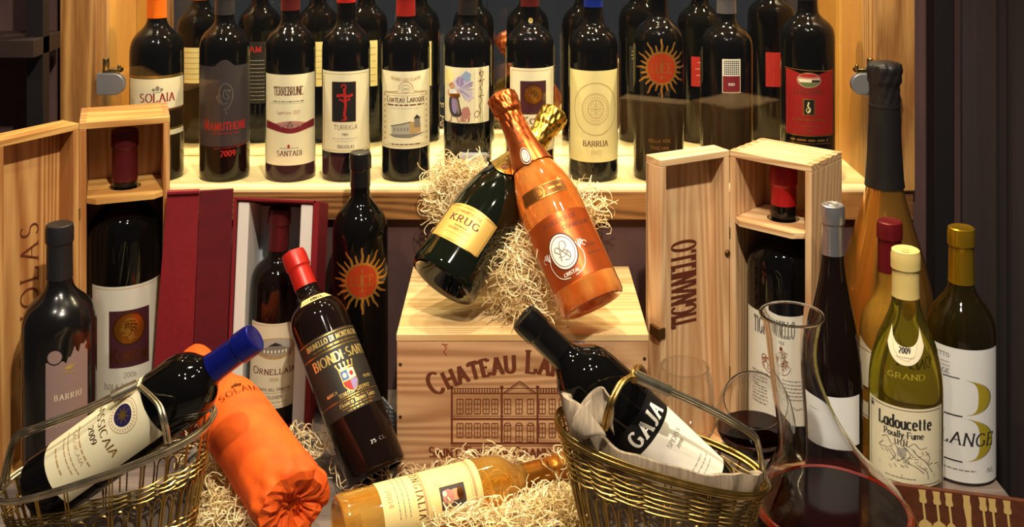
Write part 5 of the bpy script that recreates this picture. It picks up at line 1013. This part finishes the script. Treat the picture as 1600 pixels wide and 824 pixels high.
def wine_in(g, P, stem, level_local, Mrot):
    """wine body: the bowl profile cut by a world-level plane"""
    up = Mrot.inverted() @ Vector((0, 0, 1)); n = 48; rows = []; vs = []; fs = []
    Q = [(max(0, r - .0008), z + .0011) for r, z in P]
    for (r, z) in Q:
        row = []
        for k in range(n):
            a_ = 2 * math.pi * k / n; p = Vector((r * math.cos(a_), r * math.sin(a_), z)); hgt = p.dot(up) - level_local
            if hgt > 0: p = p - up * hgt
            row.append(len(vs)); vs.append(tuple(p))
        rows.append(row)
    for a_, c_ in zip(rows, rows[1:]):
        for k in range(n): fs.append((a_[k], a_[(k + 1) % n], c_[(k + 1) % n], c_[k]))
    return MB().add(vs, fs).build('wine', WINE, g, smooth=50)
Rg = Matrix.Rotation(R(-8), 3, 'Y') @ Matrix.Rotation(R(34), 3, 'X')
tip = at(1178, 660, 1.325)
base = tip - Rg @ Vector((0, 0, .085 + .048))
g, P = goblet('wine_glass', 'tilted stemmed glass holding red wine, left of the decanter', base, Rg.to_euler(), 0, True, rb=.046, rt=.036, bowl=.098)
lvl = Vector((0, 0, tip.z - .0)) - base; upl = Rg.inverted() @ Vector((0, 0, 1)); wine_in(g, P, .085, (tip.z - base.z) - .006, Rg)
pg = at(1070, 0, 1.335); goblet('wine_glass', 'empty clear stemmed glass standing in front of the printed lid', (pg.x, 1.335, 0), (0, 0, 0), 0, False, rb=.036, rt=.029, bowl=.098, stem=.075)

# ================================================================== small things
# brown case with gilt cutlery decoration, lower right
p0 = Vector((.442, 1.270, 0)); p1 = Vector((.610, 1.228, 0)); ang = math.atan2(p1.y - p0.y, p1.x - p0.x); Lc = (p1 - p0).length
cs = empty('cutlery_case', p0, (0, 0, ang)); tag(cs, 'brown leather case with gilt cutlery motifs in the lower right corner', 'case')
MB().box(0, Lc, 0, .006, 0, .0655).build('case_front', LEATHER, cs, bevel=.001)
GILT = mat('gilt', srgb(236, 204, 130), .35, .45)
def piece(kind, x, bend=0):
    b = MB(); lean = .10; f = lambda dx, z: (x + dx + (.066 - z) * lean, -.0012, z)
    def strip(rows):
        vs = []; fs = []
        for (z, w0) in rows: vs += [f(-w0, z), f(w0, z), tuple(Vector(f(-w0, z)) + Vector((0, .0011, 0))), tuple(Vector(f(w0, z)) + Vector((0, .0011, 0)))]
        for i in range(len(rows) - 1):
            a_ = i * 4; fs += [(a_, a_ + 1, a_ + 5, a_ + 4), (a_ + 2, a_ + 6, a_ + 7, a_ + 3), (a_, a_ + 4, a_ + 6, a_ + 2), (a_ + 1, a_ + 3, a_ + 7, a_ + 5)]
        b.add(vs, fs)
    top = .0635
    if kind == 'knife': strip([(top, .0038), (top - .006, .0034), (top - .012, .0042), (top - .03, .0026), (top - .036, .003), (top - .042, .0055), (.004, .005)])
    else:
        strip([(top, .004), (top - .007, .0032), (top - .012, .0042), (top - .0145, .0036), (top - .015, .0012), (top - .034, .0012)])
        if kind == 'spoon': strip([(top - .034, .0012), (top - .037, .004), (top - .043, .007), (top - .05, .0075), (top - .057, .005), (top - .061, .001)])
        if kind == 'ladle': strip([(top - .034, .0014), (top - .038, .0065), (top - .042, .008), (top - .045, .0055)])
        if kind == 'fork':
            strip([(top - .034, .0012), (top - .038, .0045), (top - .043, .005)])
            for d in (-.004, -.0013, .0013, .004):
                vs = [f(d - .0006, top - .043), f(d + .0006, top - .043), f(d + .0006, top - .06), f(d - .0006, top - .06)]; b.add(vs, [(0, 1, 2, 3)])
    return b.build(kind + '_motif', GILT, cs)
for kd, px in (('ladle', 1440), ('ladle', 1462), ('spoon', 1481), ('knife', 1509), ('fork', 1534), ('spoon', 1549), ('fork', 1572)):
    X_ = (px - 800) / F; tt_ = (X_ * p0.y - p0.x) / ((p1.x - p0.x) - X_ * (p1.y - p0.y)); piece(kd, tt_ * Lc)
# dimpled grey metal wedge left of the crate
mw = MB(); P = [at(603, 660, 1.43), at(600, 618, 1.43), at(611, 611, 1.43), at(640, 640, 1.40 + .06), at(640, 700, 1.46)]
mw = empty('metal_grater', (-.166, 1.44, 0), (0, 0, R(-22))); tag(mw, 'small dimpled grey metal plate standing against the left side of the crate', 'plate')
GR = mottled('dimpled_steel', srgb(150, 150, 152), srgb(120, 120, 124), 500, .4, .8, .001, metal=.7)
b = MB(); m = [(-.022, 0), (.016, 0), (.016, .066), (-.006, .084), (-.022, .074)]; k_ = len(m); b.add([(x, -.0015, z) for x, z in m] + [(x, .0015, z) for x, z in m], [tuple(range(k_)), tuple(range(2 * k_ - 1, k_ - 1, -1))] + [(i, (i + 1) % k_, k_ + (i + 1) % k_, k_ + i) for i in range(k_)]); b.build('plate', GR, mw, bevel=.0006)
b = MB()
for i in range(7):
    for j in range(13): b.lathe([(.0013, 0), (.0009, .0007), (0, .001)], 6); o0 = len(b.v) - 13; b.v[o0:] = [(-.018 + i * .0048 + v[0], -.0015 - v[2], .006 + j * .0055 + v[1]) for v in b.v[o0:]]
b.build('dimples', GR, mw, smooth=40, stuff=True)
